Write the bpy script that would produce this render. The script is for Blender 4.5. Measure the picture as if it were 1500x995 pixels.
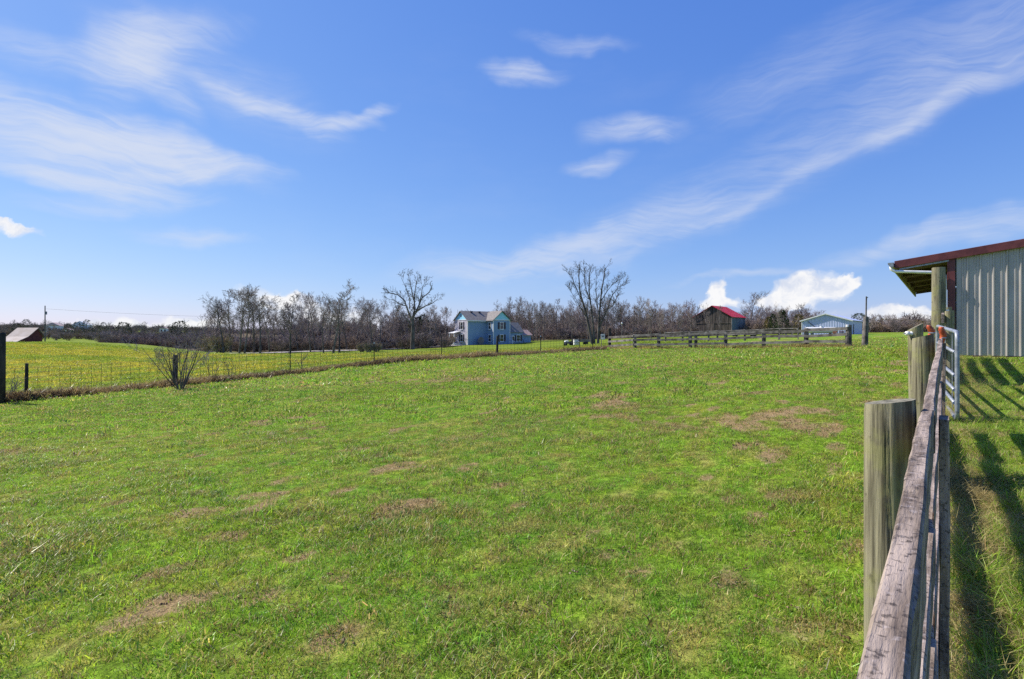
import bpy, math, random
import numpy as np
from mathutils import Vector, Matrix, noise as mnoise

scene = bpy.context.scene
for o in list(bpy.data.objects):
    bpy.data.objects.remove(o)
R = math.radians

# ------------------------------------------------------------------ camera
CAMH = 1.55
F = 800.0            # focal length in photo pixels (1500 wide)
HY = 488.0           # photo row of the horizon
cam = bpy.data.cameras.new("camera")
cam_o = bpy.data.objects.new("camera", cam)
scene.collection.objects.link(cam_o)
cam_o.location = (0, 0, CAMH)
cam_o.rotation_euler = (R(90), 0, 0)
cam.sensor_fit = 'HORIZONTAL'
cam.sensor_width = 36.0
cam.lens = 36.0 * F / 1500.0
cam.shift_y = (HY - 497.5) / 1500.0
cam.clip_start = 0.05
cam.clip_end = 9000
scene.camera = cam_o

# ------------------------------------------------------------------ light
SUN_EL, SUN_A = 45.0, 25.0      # elevation; sun stands to the left, swung 25 deg beyond
sdir = Vector((-math.cos(R(SUN_A)) * math.cos(R(SUN_EL)), math.sin(R(SUN_A)) * math.cos(R(SUN_EL)), math.sin(R(SUN_EL))))
sl = bpy.data.lights.new("sun", 'SUN')
sl.energy = 5.0
sl.angle = R(0.5)
sl.color = (1.0, 0.93, 0.82)
so = bpy.data.objects.new("sun", sl)
scene.collection.objects.link(so)
so.rotation_euler = sdir.to_track_quat('Z', 'Y').to_euler()
scene.view_settings.view_transform = 'Standard'
scene.view_settings.look = 'None'
scene.view_settings.gamma = 1.0
scene.view_settings.exposure = 0.55
scene.view_settings.use_curve_mapping = False
scene.cycles.use_denoising = False
scene.cycles.max_bounces = 6
scene.cycles.transparent_max_bounces = 8

# ------------------------------------------------------------------ world (sky and clouds)
world = bpy.data.worlds.new("World")
scene.world = world
world.use_nodes = True
WT = world.node_tree
for n in list(WT.nodes):
    WT.nodes.remove(n)


class NT:
    """small helper to write node trees"""
    def __init__(s, tree):
        s.t = tree

    def n(s, typ, **kw):
        nd = s.t.nodes.new(typ)
        for k, v in kw.items():
            setattr(nd, k, v)
        return nd

    def put(s, sock, v):
        if isinstance(v, bpy.types.NodeSocket):
            s.t.links.new(v, sock)
        else:
            sock.default_value = v

    def math(s, op, a, b=0.0, c=None, clamp=False):
        nd = s.n('ShaderNodeMath', operation=op)
        nd.use_clamp = clamp
        s.put(nd.inputs[0], a)
        s.put(nd.inputs[1], b)
        if c is not None:
            s.put(nd.inputs[2], c)
        return nd.outputs[0]

    def noise(s, vec, scale, detail=4, rough=0.55, dist=0.0, color=False):
        nd = s.n('ShaderNodeTexNoise')
        if vec is not None:
            s.put(nd.inputs['Vector'], vec)
        nd.inputs['Scale'].default_value = scale
        nd.inputs['Detail'].default_value = detail
        nd.inputs['Roughness'].default_value = rough
        nd.inputs['Distortion'].default_value = dist
        return nd.outputs['Color' if color else 'Fac']

    def mapping(s, vec, loc=(0, 0, 0), rot=(0, 0, 0), scale=(1, 1, 1), typ='POINT'):
        nd = s.n('ShaderNodeMapping', vector_type=typ)
        s.put(nd.inputs[0], vec)
        nd.inputs['Location'].default_value = loc
        nd.inputs['Rotation'].default_value = rot
        nd.inputs['Scale'].default_value = scale
        return nd.outputs[0]

    def smooth(s, v, a, b, lo=0.0, hi=1.0):
        nd = s.n('ShaderNodeMapRange', interpolation_type='SMOOTHSTEP')
        s.put(nd.inputs[0], v)
        for i, x in enumerate((a, b, lo, hi)):
            s.put(nd.inputs[i + 1], x)
        return nd.outputs[0]

    def mix(s, f, a, b, blend='MIX'):
        nd = s.n('ShaderNodeMix', data_type='RGBA', blend_type=blend)
        s.put(nd.inputs[0], f)
        for i, x in ((6, a), (7, b)):
            if not isinstance(x, bpy.types.NodeSocket) and len(x) == 3:
                x = (*x, 1)
            s.put(nd.inputs[i], x)
        return nd.outputs[2]

    def vmath(s, op, a, b=None):
        nd = s.n('ShaderNodeVectorMath', operation=op)
        s.put(nd.inputs[0], a)
        if b is not None:
            s.put(nd.inputs[1], b)
        return nd.outputs['Value'] if op in ('LENGTH', 'DOT_PRODUCT') else nd.outputs[0]


W = NT(WT)
sky = W.n('ShaderNodeTexSky', sky_type='NISHITA')
sky.sun_disc = False
sky.sun_elevation = R(SUN_EL)
sky.sun_rotation = math.atan2(sdir.x, sdir.y)
sky.air_density = 1.0
sky.dust_density = 0.25
sky.ozone_density = 4.0
SKY_STRENGTH = 0.087
tc = W.n('ShaderNodeTexCoord').outputs['Generated']
sep = W.n('ShaderNodeSeparateXYZ')
WT.links.new(tc, sep.inputs[0])
dx, dy, dz = sep.outputs
az = W.math('ARCTAN2', dx, dy)
rad = W.math('SQRT', W.math('ADD', W.math('MULTIPLY', dx, dx), W.math('MULTIPLY', dy, dy)))
el = W.math('ARCTAN2', dz, rad)
comb = W.n('ShaderNodeCombineXYZ')
WT.links.new(az, comb.inputs[0])
WT.links.new(el, comb.inputs[1])
ae = comb.outputs[0]


def azel(px, py):
    a = math.atan((px - 750) / F)
    return a, math.atan((HY - py) / F * math.cos(a))


def warp(vec, scale, amt, detail=3):
    c = W.noise(vec, scale, detail, 0.5, color=True)
    d = W.vmath('SUBTRACT', c, (0.5, 0.5, 0.5))
    d = W.vmath('MULTIPLY', d, (amt, amt, 0.0))
    return W.vmath('ADD', vec, d)


ae_soft = warp(warp(ae, 5.0, 0.085, 4), 20.0, 0.02, 3)
ae_puff = warp(warp(ae, 14.0, 0.045, 3), 38.0, 0.030, 4)
ae_fine = warp(ae_puff, 110.0, 0.010, 4)


def blob(vec, px, py, wx, wy, rot, strength, inner=0.0):
    a, e = azel(px, py)
    m = W.mapping(vec, (a, e, 0), (0, 0, R(rot)), (wx / F, wy / F, 1), 'TEXTURE')
    l = W.vmath('LENGTH', W.vmath('MULTIPLY', m, (1, 1, 0)))
    return W.smooth(l, 1.0, inner, 0.0, strength)


def total(lst):
    t = lst[0]
    for b in lst[1:]:
        t = W.math('ADD', t, b)
    return t


cirrus = total([
    blob(ae_soft, 80, 195, 210, 56, -6, 1.05), blob(ae_soft, 230, 215, 170, 34, -14, 0.75), blob(ae_soft, 330, 240, 110, 16, -6, 0.5),
    blob(ae_soft, 200, 75, 80, 60, 50, 0.75), blob(ae_soft, 240, 45, 120, 40, 20, 0.5), blob(ae_soft, 110, 80, 150, 26, 4, 0.45),
    blob(ae_soft, 250, 135, 70, 26, -40, 0.4),
    blob(ae_soft, 400, 162, 120, 20, -16, 0.75), blob(ae_soft, 500, 180, 62, 18, 0, 0.95), blob(ae_soft, 548, 164, 44, 12, 28, 0.6),
    blob(ae_soft, 330, 120, 200, 60, -20, 0.22),
    blob(ae_soft, 130, 265, 150, 17, -5, 0.85), blob(ae_soft, 245, 258, 90, 20, 14, 0.8), blob(ae_soft, 160, 298, 110, 16, 4, 0.35),
    blob(ae_soft, 280, 341, 90, 13, 0, 0.40),
    blob(ae_soft, 764, 112, 84, 20, 2, 0.62), blob(ae_soft, 926, 188, 98, 27, -3, 0.62), blob(ae_soft, 868, 240, 60, 19, 6, 0.5),
    blob(ae_soft, 845, 62, 110, 15, -4, 0.28),
    blob(ae_soft, 1190, 252, 480, 12, 22, 0.22), blob(ae_soft, 1100, 262, 560, 62, 21, 0.20), blob(ae_soft, 1370, 165, 240, 18, 18, 0.32),
    blob(ae_soft, 1180, 105, 190, 60, 8, 0.20), blob(ae_soft, 1400, 90, 200, 70, 25, 0.25),
    blob(ae_soft, 800, 372, 200, 28, 14, 0.42), blob(ae_soft, 960, 335, 240, 40, 16, 0.30),
    blob(ae_soft, 1380, 345, 210, 20, 8, 0.55), blob(ae_soft, 1080, 402, 110, 8, 8, 0.35), blob(ae_soft, 700, 390, 170, 30, 4, 0.35),
])
st1 = W.noise(W.mapping(warp(ae, 2.0, 0.3), rot=(0, 0, R(-16)), scale=(4, 22, 1)), 1.0, 6, 0.6)
st2 = W.noise(W.mapping(warp(ae, 4.0, 0.15), rot=(0, 0, R(14)), scale=(9, 60, 1)), 1.0, 5, 0.6)
st3 = W.noise(W.mapping(warp(ae, 6.0, 0.10), rot=(0, 0, R(-6)), scale=(7, 95, 1)), 1.0, 6, 0.65)
streak = W.math('ADD', W.smooth(st1, 0.30, 0.70, 0.30, 0.85), W.math('ADD', W.smooth(st2, 0.3, 0.7, 0.0, 0.28), W.smooth(st3, 0.35, 0.68, -0.10, 0.50)))
cir = W.math('SUBTRACT', 1.0, W.math('EXPONENT', W.math('MULTIPLY', W.math('MULTIPLY', cirrus, streak), -1.25)), clamp=True)
veil = W.noise(W.mapping(tc, scale=(1.0, 1.0, 3.0)), 2.2, 5, 0.6)
veil = W.smooth(veil, 0.50, 0.85, 0.0, 0.10)
cir = W.math('MAXIMUM', cir, veil)
cir = W.math('MULTIPLY', cir, W.smooth(el, 0.0, 0.06))
cumulus = total([
    blob(ae_fine, 1188, 420, 64, 31, 4, 1.0, 0.25),
    blob(ae_fine, 1232, 411, 30, 14, 4, 0.85, 0.25),
    blob(ae_fine, 1142, 441, 44, 22, 0, 0.9, 0.25),
    blob(ae_soft, 1190, 450, 110, 30, 0, 0.32, 0.0),
    blob(ae_fine, 1052, 427, 22, 21, 0, 1.0, 0.25),
    blob(ae_fine, 1058, 446, 38, 16, 0, 0.9, 0.25),
    blob(ae_fine, 430, 440, 46, 20, 0, 1.0, 0.25),
    blob(ae_fine, 375, 438, 50, 24, 0, 0.55, 0.2),
    blob(ae_fine, 290, 478, 56, 22, 0, 1.0, 0.25),
    blob(ae_fine, 170, 484, 80, 22, 0, 1.0, 0.25),
    blob(ae_fine, 480, 470, 120, 30, 0, 0.7, 0.3),
    blob(ae_fine, 18, 338, 36, 11, 0, 0.8, 0.3),
    blob(ae_fine, 1350, 462, 70, 18, 0, 0.9, 0.4),
    blob(ae_fine, 900, 470, 260, 30, 0, 0.22, 0.0),
])
cum_n = W.noise(ae_fine, 30, 5, 0.6)
cum = W.smooth(W.math('ADD', cumulus, W.math('MULTIPLY', W.math('SUBTRACT', cum_n, 0.5), W.smooth(cumulus, 0.0, 0.3, 0.0, 0.9))), 0.15, 0.85)
cloud_col = W.mix(0.0, (5.7, 6.05, 6.9), (6, 6, 6))
cum_tone = W.noise(ae_puff, 26, 5, 0.6)
cum_col = W.mix(W.smooth(cum_tone, 0.36, 0.60), (5.3, 5.75, 6.8), (7.5, 7.5, 7.6))
sp = W.n('ShaderNodeSeparateColor')
WT.links.new(sky.outputs[0], sp.inputs[0])
cb = W.n('ShaderNodeCombineColor')       # grade of the clear sky: deeper blue, softer horizon
for i, (g_, a_) in enumerate(((.95, .71), (.74, .73), (.38, .98))):
    v_ = W.math('POWER', W.math('MULTIPLY', sp.outputs[i], .1274), g_)
    WT.links.new(W.math('MULTIPLY', v_, a_ / .1274), cb.inputs[i])
c1 = W.mix(W.math('MULTIPLY', cir, 0.9), cb.outputs[0], cloud_col)
c2 = W.mix(cum, c1, cum_col)
bg = W.n('ShaderNodeBackground')
WT.links.new(c2, bg.inputs[0])
bg.inputs[1].default_value = SKY_STRENGTH
wo = W.n('ShaderNodeOutputWorld')
WT.links.new(bg.outputs[0], wo.inputs[0])
world.cycles.sampling_method = 'MANUAL'
world.cycles.sample_map_resolution = 512

# ------------------------------------------------------------------ helpers
C = scene.collection


def tag(o, label=None, cat=None, group=None, kind=None):
    if label: o['label'] = label
    if cat: o['category'] = cat
    if group: o['group'] = group
    if kind: o['kind'] = kind
    return o


def thing(name, loc, rz=0.0, label=None, cat=None, group=None):
    o = bpy.data.objects.new(name, None)
    o.empty_display_size = 0.2
    C.objects.link(o)
    o.location = loc
    o.rotation_euler = (0, 0, rz)
    return tag(o, label, cat, group)


class MB:
    """collects shapes and builds ONE mesh object"""
    def __init__(s):
        s.v, s.f = [], []

    def add(s, vs, fs):
        b = len(s.v)
        s.v.extend([tuple(x) for x in vs])
        s.f.extend([tuple(b + i for i in f) for f in fs])
        return s

    def box(s, x0, x1, y0, y1, z0, z1, M=None):
        vs = [Vector((x, y, z)) for z in (z0, z1) for y in (y0, y1) for x in (x0, x1)]
        if M is not None: vs = [M @ v for v in vs]
        return s.add(vs, [(0, 2, 3, 1), (4, 5, 7, 6), (0, 1, 5, 4), (2, 6, 7, 3), (0, 4, 6, 2), (1, 3, 7, 5)])

    def prism(s, poly, axis_vec, M=None):
        """poly: list of 3-D points (planar), extruded along axis_vec"""
        a = [Vector(p) for p in poly]
        b = [p + Vector(axis_vec) for p in a]
        if M is not None:
            a = [M @ v for v in a]; b = [M @ v for v in b]
        n = len(a)
        fs = [tuple(range(n - 1, -1, -1)), tuple(range(n, 2 * n))]
        fs += [(i, (i + 1) % n, n + (i + 1) % n, n + i) for i in range(n)]
        return s.add(a + b, fs)

    def tube(s, pts, radii, sides=6, cap=True):
        pts = [Vector(p) for p in pts]
        n = len(pts)
        vs = []
        ref = None
        for i, p in enumerate(pts):
            d = (pts[min(i + 1, n - 1)] - pts[max(i - 1, 0)])
            d = d.normalized() if d.length > 1e-9 else Vector((0, 0, 1))
            if ref is None:
                ref = Vector((1, 0, 0)) if abs(d.x) < 0.8 else Vector((0, 1, 0))
            u = (ref - d * ref.dot(d)).normalized()
            w = d.cross(u)
            ref = u
            for k in range(sides):
                a = 2 * math.pi * k / sides
                vs.append(p + (u * math.cos(a) + w * math.sin(a)) * radii[i])
        fs = []
        for i in range(n - 1):
            for k in range(sides):
                k2 = (k + 1) % sides
                fs.append((i * sides + k, i * sides + k2, (i + 1) * sides + k2, (i + 1) * sides + k))
        if cap:
            fs.append(tuple(range(sides - 1, -1, -1)))
            fs.append(tuple((n - 1) * sides + k for k in range(sides)))
        return s.add(vs, fs)

    def mesh(s, name, mat, smooth=False):
        me = bpy.data.meshes.new(name)
        me.from_pydata(s.v, [], s.f)
        me.materials.append(mat)
        if smooth:
            me.polygons.foreach_set('use_smooth', [True] * len(me.polygons))
        me.update()
        return me

    def build(s, name, mat, parent=None, smooth=False):
        o = bpy.data.objects.new(name, s.mesh(name, mat, smooth))
        C.objects.link(o)
        if parent: o.parent = parent
        return o


def link_mesh(name, me, parent=None, loc=(0, 0, 0), rot=(0, 0, 0)):
    o = bpy.data.objects.new(name, me)
    C.objects.link(o)
    o.parent = parent
    o.location = loc
    o.rotation_euler = rot
    return o


def bevel(o, w, seg=1):
    m = o.modifiers.new('bevel', 'BEVEL')
    m.width = w
    m.segments = seg
    m.limit_method = 'ANGLE'
    return o


def copy_tree(o, parent=None):
    c = o.copy()
    C.objects.link(c)
    c.parent = parent
    for ch in o.children:
        if ch.name in C.objects: copy_tree(ch, c)
    return c


# ------------------------------------------------------------------ materials
def material(name, lo, hi, scale=4.0, stretch=(1, 1, 1), rough=0.8, bump=0.0, spec=0.3, detail=5, a=0.35, b=0.65,
             spots=None, metal=0.0, bump_scale=None, rand=0.0):
    m = bpy.data.materials.new(name)
    m.use_nodes = True
    t = NT(m.node_tree)
    p = m.node_tree.nodes['Principled BSDF']
    co = t.n('ShaderNodeTexCoord').outputs['Object']
    v = t.mapping(co, scale=stretch)
    f = t.noise(v, scale, detail, 0.6)
    c = t.mix(t.smooth(f, a, b), lo, hi)
    if spots:                                   # (colour, scale, threshold, amount)
        for (sc, ss, th, am) in spots:
            g = t.noise(co, ss, 4, 0.6)
            c = t.mix(t.smooth(g, th, th + 0.1, 0.0, am), c, sc)
    if rand:
        oi = t.n('ShaderNodeObjectInfo')
        c = t.mix(1.0, c, t.mix(oi.outputs['Random'], (1 - rand,) * 3, (1 + rand,) * 3), 'MULTIPLY')
    t.put(p.inputs['Base Color'], c)
    p.inputs['Roughness'].default_value = rough
    p.inputs['Specular IOR Level'].default_value = spec
    p.inputs['Metallic'].default_value = metal
    if bump:
        bn = t.n('ShaderNodeBump')
        bn.inputs['Strength'].default_value = 1.0
        bn.inputs['Distance'].default_value = bump
        t.put(bn.inputs['Height'], t.noise(v, bump_scale or scale * 2, 6, 0.65))
        t.put(p.inputs['Normal'], bn.outputs[0])
    return m


M_RAIL = material('weathered_rail_wood', (.105, .078, .06), (.385, .31, .262), 11, (.3, 3.0, 3.0), .85, .005, .2, 8, .34, .68,
                  [((.055, .043, .038), 75, .55, .85), ((.05, .04, .036), 34, .59, .9), ((.36, .28, .20), 8, .55, .3), ((.40, .35, .34), 60, .56, .4)], bump_scale=26)
M_POST = material('weathered_post_wood', (.065, .057, .036), (.285, .26, .168), 9, (4.5, 4.5, .2), .88, .006, .2, 8, .30, .62,
                  [((.05, .042, .028), 16, .60, .7), ((.25, .25, .10), 5, .5, .5), ((.045, .036, .026), 5, .66, .6)], bump_scale=22)
M_ENDGRAIN = material('post_end_grain', (.10, .095, .07), (.27, .25, .19), 40, (1, 1, 1), .9, .003, .2)
M_OLDWOOD = material('old_grey_fence_wood', (.07, .063, .058), (.24, .22, .20), 3, (1, 1, 1), .9, .004, .15, 6, .3, .7, rand=.2)
M_DARKPOST = material('dark_fence_post', (.022, .02, .018), (.06, .052, .045), 6, (1, 1, .3), .85)
M_TPOST = material('rusty_steel_post', (.02, .022, .02), (.055, .045, .038), 6, (1, 1, .3), .6)
M_WIRE = material('dull_fence_wire', (.035, .032, .03), (.07, .065, .06), 5, rough=.5, metal=.4)
M_GALV = material('galvanised_tube', (.20, .22, .25), (.33, .355, .39), 14, rough=.45, metal=.35, spec=.5, bump=.0006)
M_SHEET = material('galvanised_siding', (.37, .34, .315), (.45, .42, .39), 2.0, (3, 3, .5), .42, .0006, .5, metal=.12,
                   spots=[((.36, .34, .31), 3.0, .62, .35)])
M_MAROON = material('maroon_painted_trim', (.10, .022, .022), (.16, .04, .038), 5, rough=.42, spec=.45)
M_SOFFIT = material('dark_rafter_wood', (.05, .035, .022), (.12, .085, .05), 6, (1, 1, 1), .9)
M_MOSSY = material('mossy_fascia_board', (.13, .14, .03), (.30, .30, .07), 4, (1, 1, 1), .85)
M_WHITE = material('white_paint', (.66, .66, .65), (.80, .80, .79), 5, rough=.5)
M_REDROOF = material('red_metal_roof', (.42, .012, .018), (.62, .025, .03), 1.2, rough=.4, spec=.4)
M_REDRUB = material('orange_red_strap', (.35, .06, .025), (.55, .12, .05), 20, rough=.5)
M_BARK = material('grey_brown_bark', (.07, .057, .052), (.19, .165, .15), 2.5, (1, 1, .4), .95, rand=.25)
M_TWIG = material('purplish_brown_twigs', (.15, .118, .105), (.29, .24, .215), .6, rough=.95, rand=.25)
M_PALETWIG = material('pale_grey_twigs', (.16, .14, .13), (.30, .27, .25), .6, rough=.95)
M_CEDAR = material('dark_cedar_foliage', (.018, .032, .012), (.05, .07, .022), 1.2, rough=.9)
M_OLIVE = material('olive_thicket', (.10, .075, .022), (.17, .135, .05), 1.2, rough=.9)
M_BRUSHTWIG = material('russet_brush', (.14, .10, .075), (.32, .24, .18), .8, rough=.95)
M_HOUSE = material('blue_siding', (.20, .31, .47), (.235, .345, .50), .8, rough=.6)
M_HOUSEPALE = material('pale_house_siding', (.44, .42, .47), (.51, .49, .54), .8, rough=.6)  # left gable wall, coloured paler than the blue walls
M_GABLE = material('sky_blue_shingle', (.30, .66, .86), (.36, .72, .90), .8, rough=.6)
M_ROOF = material('grey_asphalt_shingle', (.17, .155, .145), (.25, .232, .22), 2.5, rough=.9)
M_GLASS = material('window_glass', (.015, .02, .025), (.03, .035, .04), 1, rough=.08, spec=.6)
M_SHUT = material('dark_shutter', (.04, .035, .05), (.06, .05, .07), 3, rough=.6)
M_BARNWOOD = material('silvered_barn_board', (.055, .045, .038), (.17, .14, .118), 1.2, (4, 4, .3), .9, rand=.25)
M_BARNSHADE = material('shade_blue_barn_board', (.10, .14, .15), (.24, .30, .31), 1.0, (4, 4, .4), .9)  # board colour of the shaded side, with the blue of its shade mixed in
M_POLE = material('barn_metal_pale_blue', (.40, .45, .66), (.50, .55, .76), 1.0, (3, 3, .4), .45, spec=.4)
M_GRAYMET = material('dull_grey_metal', (.14, .16, .19), (.24, .26, .30), 3, rough=.5)
M_REDBARN = material('faded_red_board', (.10, .03, .028), (.17, .05, .045), 1.5, rough=.9)
M_RUSTROOF = material('dull_rusty_tin', (.17, .125, .115), (.27, .225, .225), .5, rough=.7)
M_PINKROOF = material('rusty_tin_roof', (.36, .25, .22), (.50, .40, .40), .35, rough=.6)
M_GRAVEL = material('pale_gravel', (.30, .27, .24), (.44, .41, .37), 2.5, rough=.95)
M_BLACK = material('black_rubber', (.012, .012, .013), (.02, .02, .022), 3, rough=.7)
M_CARBLUE = material('dark_blue_body_paint', (.02, .03, .05), (.03, .045, .07), 2, rough=.3, spec=.5)

# ------------------------------------------------------------------ noise for layout
def hash2(ix, iy, seed):
    h = (ix.astype(np.int64) * 374761393 + iy.astype(np.int64) * 668265263 + seed * 982451653) & 0x7fffffff
    h = ((h ^ (h >> 13)) * 1274126177) & 0x7fffffff
    return ((h ^ (h >> 16)) & 0xffff) / 65535.0


def vnoise(x, y, seed=0):
    x = np.asarray(x, float); y = np.asarray(y, float)
    ix, iy = np.floor(x), np.floor(y)
    fx, fy = x - ix, y - iy
    fx = fx * fx * (3 - 2 * fx); fy = fy * fy * (3 - 2 * fy)
    a = hash2(ix, iy, seed); b = hash2(ix + 1, iy, seed)
    c = hash2(ix, iy + 1, seed); d = hash2(ix + 1, iy + 1, seed)
    return (a * (1 - fx) + b * fx) * (1 - fy) + (c * (1 - fx) + d * fx) * fy


def fbm(x, y, seed=0, oct=4):
    t, amp, tot = 0, 1.0, 0
    for i in range(oct):
        t = t + amp * vnoise(x * 2 ** i + 17.3 * i, y * 2 ** i - 9.1 * i, seed + i)
        tot += amp
        amp *= 0.5
    return t / tot


def sstep(x, a, b):
    t = np.clip((x - a) / (b - a), 0, 1)
    return t * t * (3 - 2 * t)


# ------------------------------------------------------------------ terrain
def P(px, py, Y):
    """the point seen at a photo pixel if it stands Y metres ahead"""
    return ((px - 750) / F * Y, Y, CAMH - (py - HY) / F * Y)


ctrl = [(0, 0, 0), (-3, 0, -.12), (3, -3, .05), (-6, 3, -.27), (-10, 8, -.45), (0, 5, .0), (0, 10, .03), (0, 20, .05),
        (-5, 15, -.2), (5, 20, .25), (8, 25, .4), (3, 10, .3), (2.5, 6, .12), (1.25, 1.8, .03), (-4, 8, -.17),
        P(38, 585, 19), P(256, 566, 21.8), P(425, 548, 25.2), P(548, 534, 28), P(647, 526.5, 30.8), P(728, 522.5, 33.6), P(890, 513, 41),
        P(0, 592, 18.3), (-20, 10, -.9), (-30, 20, -1.0),
        P(930, 512, 38), P(1011, 511, 35.5), P(1119, 510, 32), P(1181, 509.5, 30), P(1243, 509, 28.5), P(1300, 506, 28),
        (10.4, 13, 1.0), (5.4, 6.6, .46), (3.5, 4.7, .2), (14, 11, 1.05), (20, 10, 1.1), (12, 18, 1.0), (16, 20, 1.0), (7.5, 9.5, .75),
        (4, 3, .15), (6, 3, .3), (7, 6, .62), (9, 8, .85), (17, 4, .9),
        P(1300, 489.5, 65), P(1450, 488, 70), P(1200, 490.5, 100), P(1260, 490, 100), P(1045, 491.5, 150), P(1060, 500, 55), P(940, 499, 70),
        P(1300, 487, 150), P(1500, 487, 150), P(870, 505, 105), P(950, 495, 140), P(780, 500, 135), P(700, 505.5, 122), P(760, 503.5, 126),
        P(605, 512, 100), P(650, 507.5, 116), P(580, 512, 108), P(450, 515.5, 100), P(290, 517.5, 95), P(350, 522, 85), P(520, 519, 90),
        P(400, 513, 125), P(600, 507, 130), P(500, 520, 60), P(650, 514, 70), P(760, 512, 70), P(840, 508, 75),
        P(100, 501.5, 75), P(30, 502.5, 72), P(200, 504, 82), P(250, 510, 90), P(110, 522, 45), P(300, 530, 45), P(-100, 500, 75),
        P(60, 506, 130), P(200, 509, 130), P(320, 509, 150), P(-200, 505, 130),
        P(0, 480, 420), P(120, 482, 420), P(240, 485, 420), P(400, 489, 420), P(750, 488, 400), P(1100, 486, 350), P(1400, 483, 350),
        (0, -30, -.1), (-40, -10, -1.7), (40, -20, 1.5), (0, -200, 0), (300, 0, 4), (-300, 0, -1), (300, -200, 3), (-300, -200, -1),
        (-500, 500, 6), (500, 500, 5), (0, 650, 3)]
ctrl = np.array(ctrl, float)


def _feat(x, y, c):
    d2 = (x[:, None] - ctrl[None, :, 0]) ** 2 + (y[:, None] - ctrl[None, :, 1]) ** 2
    return np.sqrt(d2 + c * c)


_A = _feat(ctrl[:, 0], ctrl[:, 1], 3.0)
_n = len(ctrl)
_K = np.zeros((_n + 3, _n + 3))
_K[:_n, :_n] = _A - 0.35 * np.eye(_n)
_K[:_n, _n] = 1; _K[:_n, _n + 1] = ctrl[:, 0]; _K[:_n, _n + 2] = ctrl[:, 1]
_K[_n:, :_n] = _K[:_n, _n:].T
_w = np.linalg.solve(_K, np.concatenate([ctrl[:, 2], np.zeros(3)]))

FD = Vector((0.62169, 0.78327))         # direction of the near rail fence and of the near barn
FO = Vector((0.26, 0.39))               # a point of the near rail fence


def fence_coords(x, y):
    rx, ry = x - FO.x, y - FO.y
    return rx * FD.x + ry * FD.y, rx * FD.y - ry * FD.x     # along, to the right


def ground(x, y):
    x = np.atleast_1d(np.asarray(x, float)); y = np.atleast_1d(np.asarray(y, float))
    out = np.empty_like(x)
    for i in range(0, len(x), 20000):
        xs, ys = x[i:i + 20000], y[i:i + 20000]
        z = _feat(xs, ys, 3.0) @ _w[:_n] + _w[_n] + _w[_n + 1] * xs + _w[_n + 2] * ys
        r = np.hypot(xs, ys)
        far = sstep(r, 480, 800)
        z = z * (1 - far) + 3.0 * far
        bump = (fbm(xs * .7, ys * .7, 5, 3) - .5) * .10 + (fbm(xs * 3.1, ys * 3.1, 9, 3) - .5) * .045
        al, rt = fence_coords(xs, ys)
        rough = np.exp(-((rt - .55) / .35) ** 2) * sstep(al, -3, -1) * (1 - sstep(al, 5.5, 7.5))
        z = z + bump * (1 - sstep(r, 60, 120)) + rough * ((fbm(xs * 2.5, ys * 2.5, 21, 3) - .5) * .3 - .06)
        out[i:i + 20000] = z
    return out


def gz(x, y):
    return float(ground(x, y)[0])


# the wire fence line across the paddock
WA, WB = Vector((7.3, 41.0)), Vector((-16.9, 19.0))
WD = (WB - WA).normalized()


def wire_side(x, y):        # > 0 beyond the wire fence
    return (x - WA.x) * WD.y - (y - WA.y) * WD.x


PATCH = []      # bare spots of the paddock: (x, y, rx, ry, strength)
for (px, py, wx, wy, s) in [(1090, 620, 95, 13, 1.0), (1205, 631, 70, 12, 1.0), (1135, 609, 50, 7, .9), (1085, 652, 26, 7, 1.0), (1000, 625, 60, 8, .6), (570, 682, 38, 9, .85),
                            (600, 746, 38, 9, 1.0), (700, 640, 40, 5, .6), (890, 578, 34, 6, .6), (900, 592, 30, 5, .7), (640, 556, 70, 5, .75),
                            (700, 555, 40, 4, .6), (690, 965, 30, 18, .9), (620, 990, 40, 14, .6), (270, 810, 20, 4, .5), (600, 738, 20, 5, .6),
                            (560, 690, 26, 5, .6), (130, 845, 18, 5, .45), (545, 790, 18, 6, .6), (705, 930, 24, 9, .7), (500, 850, 24, 5, .4),
                            (865, 780, 16, 6, .6), (870, 845, 22, 10, .6), (1000, 800, 30, 8, .35), (765, 690, 18, 4, .5), (710, 700, 24, 5, .5),
                            (900, 750, 26, 8, .5), (1330, 546, 10, 5, 1.0), (1140, 780, 50, 10, .5), (1060, 850, 40, 12, .4), (380, 620, 18, 3, .6),
                            (313, 580, 14, 2, .8), (650, 890, 40, 10, .45), (420, 900, 24, 6, .35), (850, 930, 50, 12, .35), (1170, 920, 40, 14, .4)]:
    # meet the ground along the ray
    Yt = 2.0
    for _ in range(60):
        z = gz((px - 750) / F * Yt, Yt)
        Yt = 0.5 * Yt + 0.5 * (CAMH - z) * F / (py - HY)
    k = Yt / F
    depth_r = wy * Yt * Yt / (CAMH * F)
    PATCH.append(((px - 750) * k, Yt, wx * k, max(depth_r, .12), s))


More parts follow.
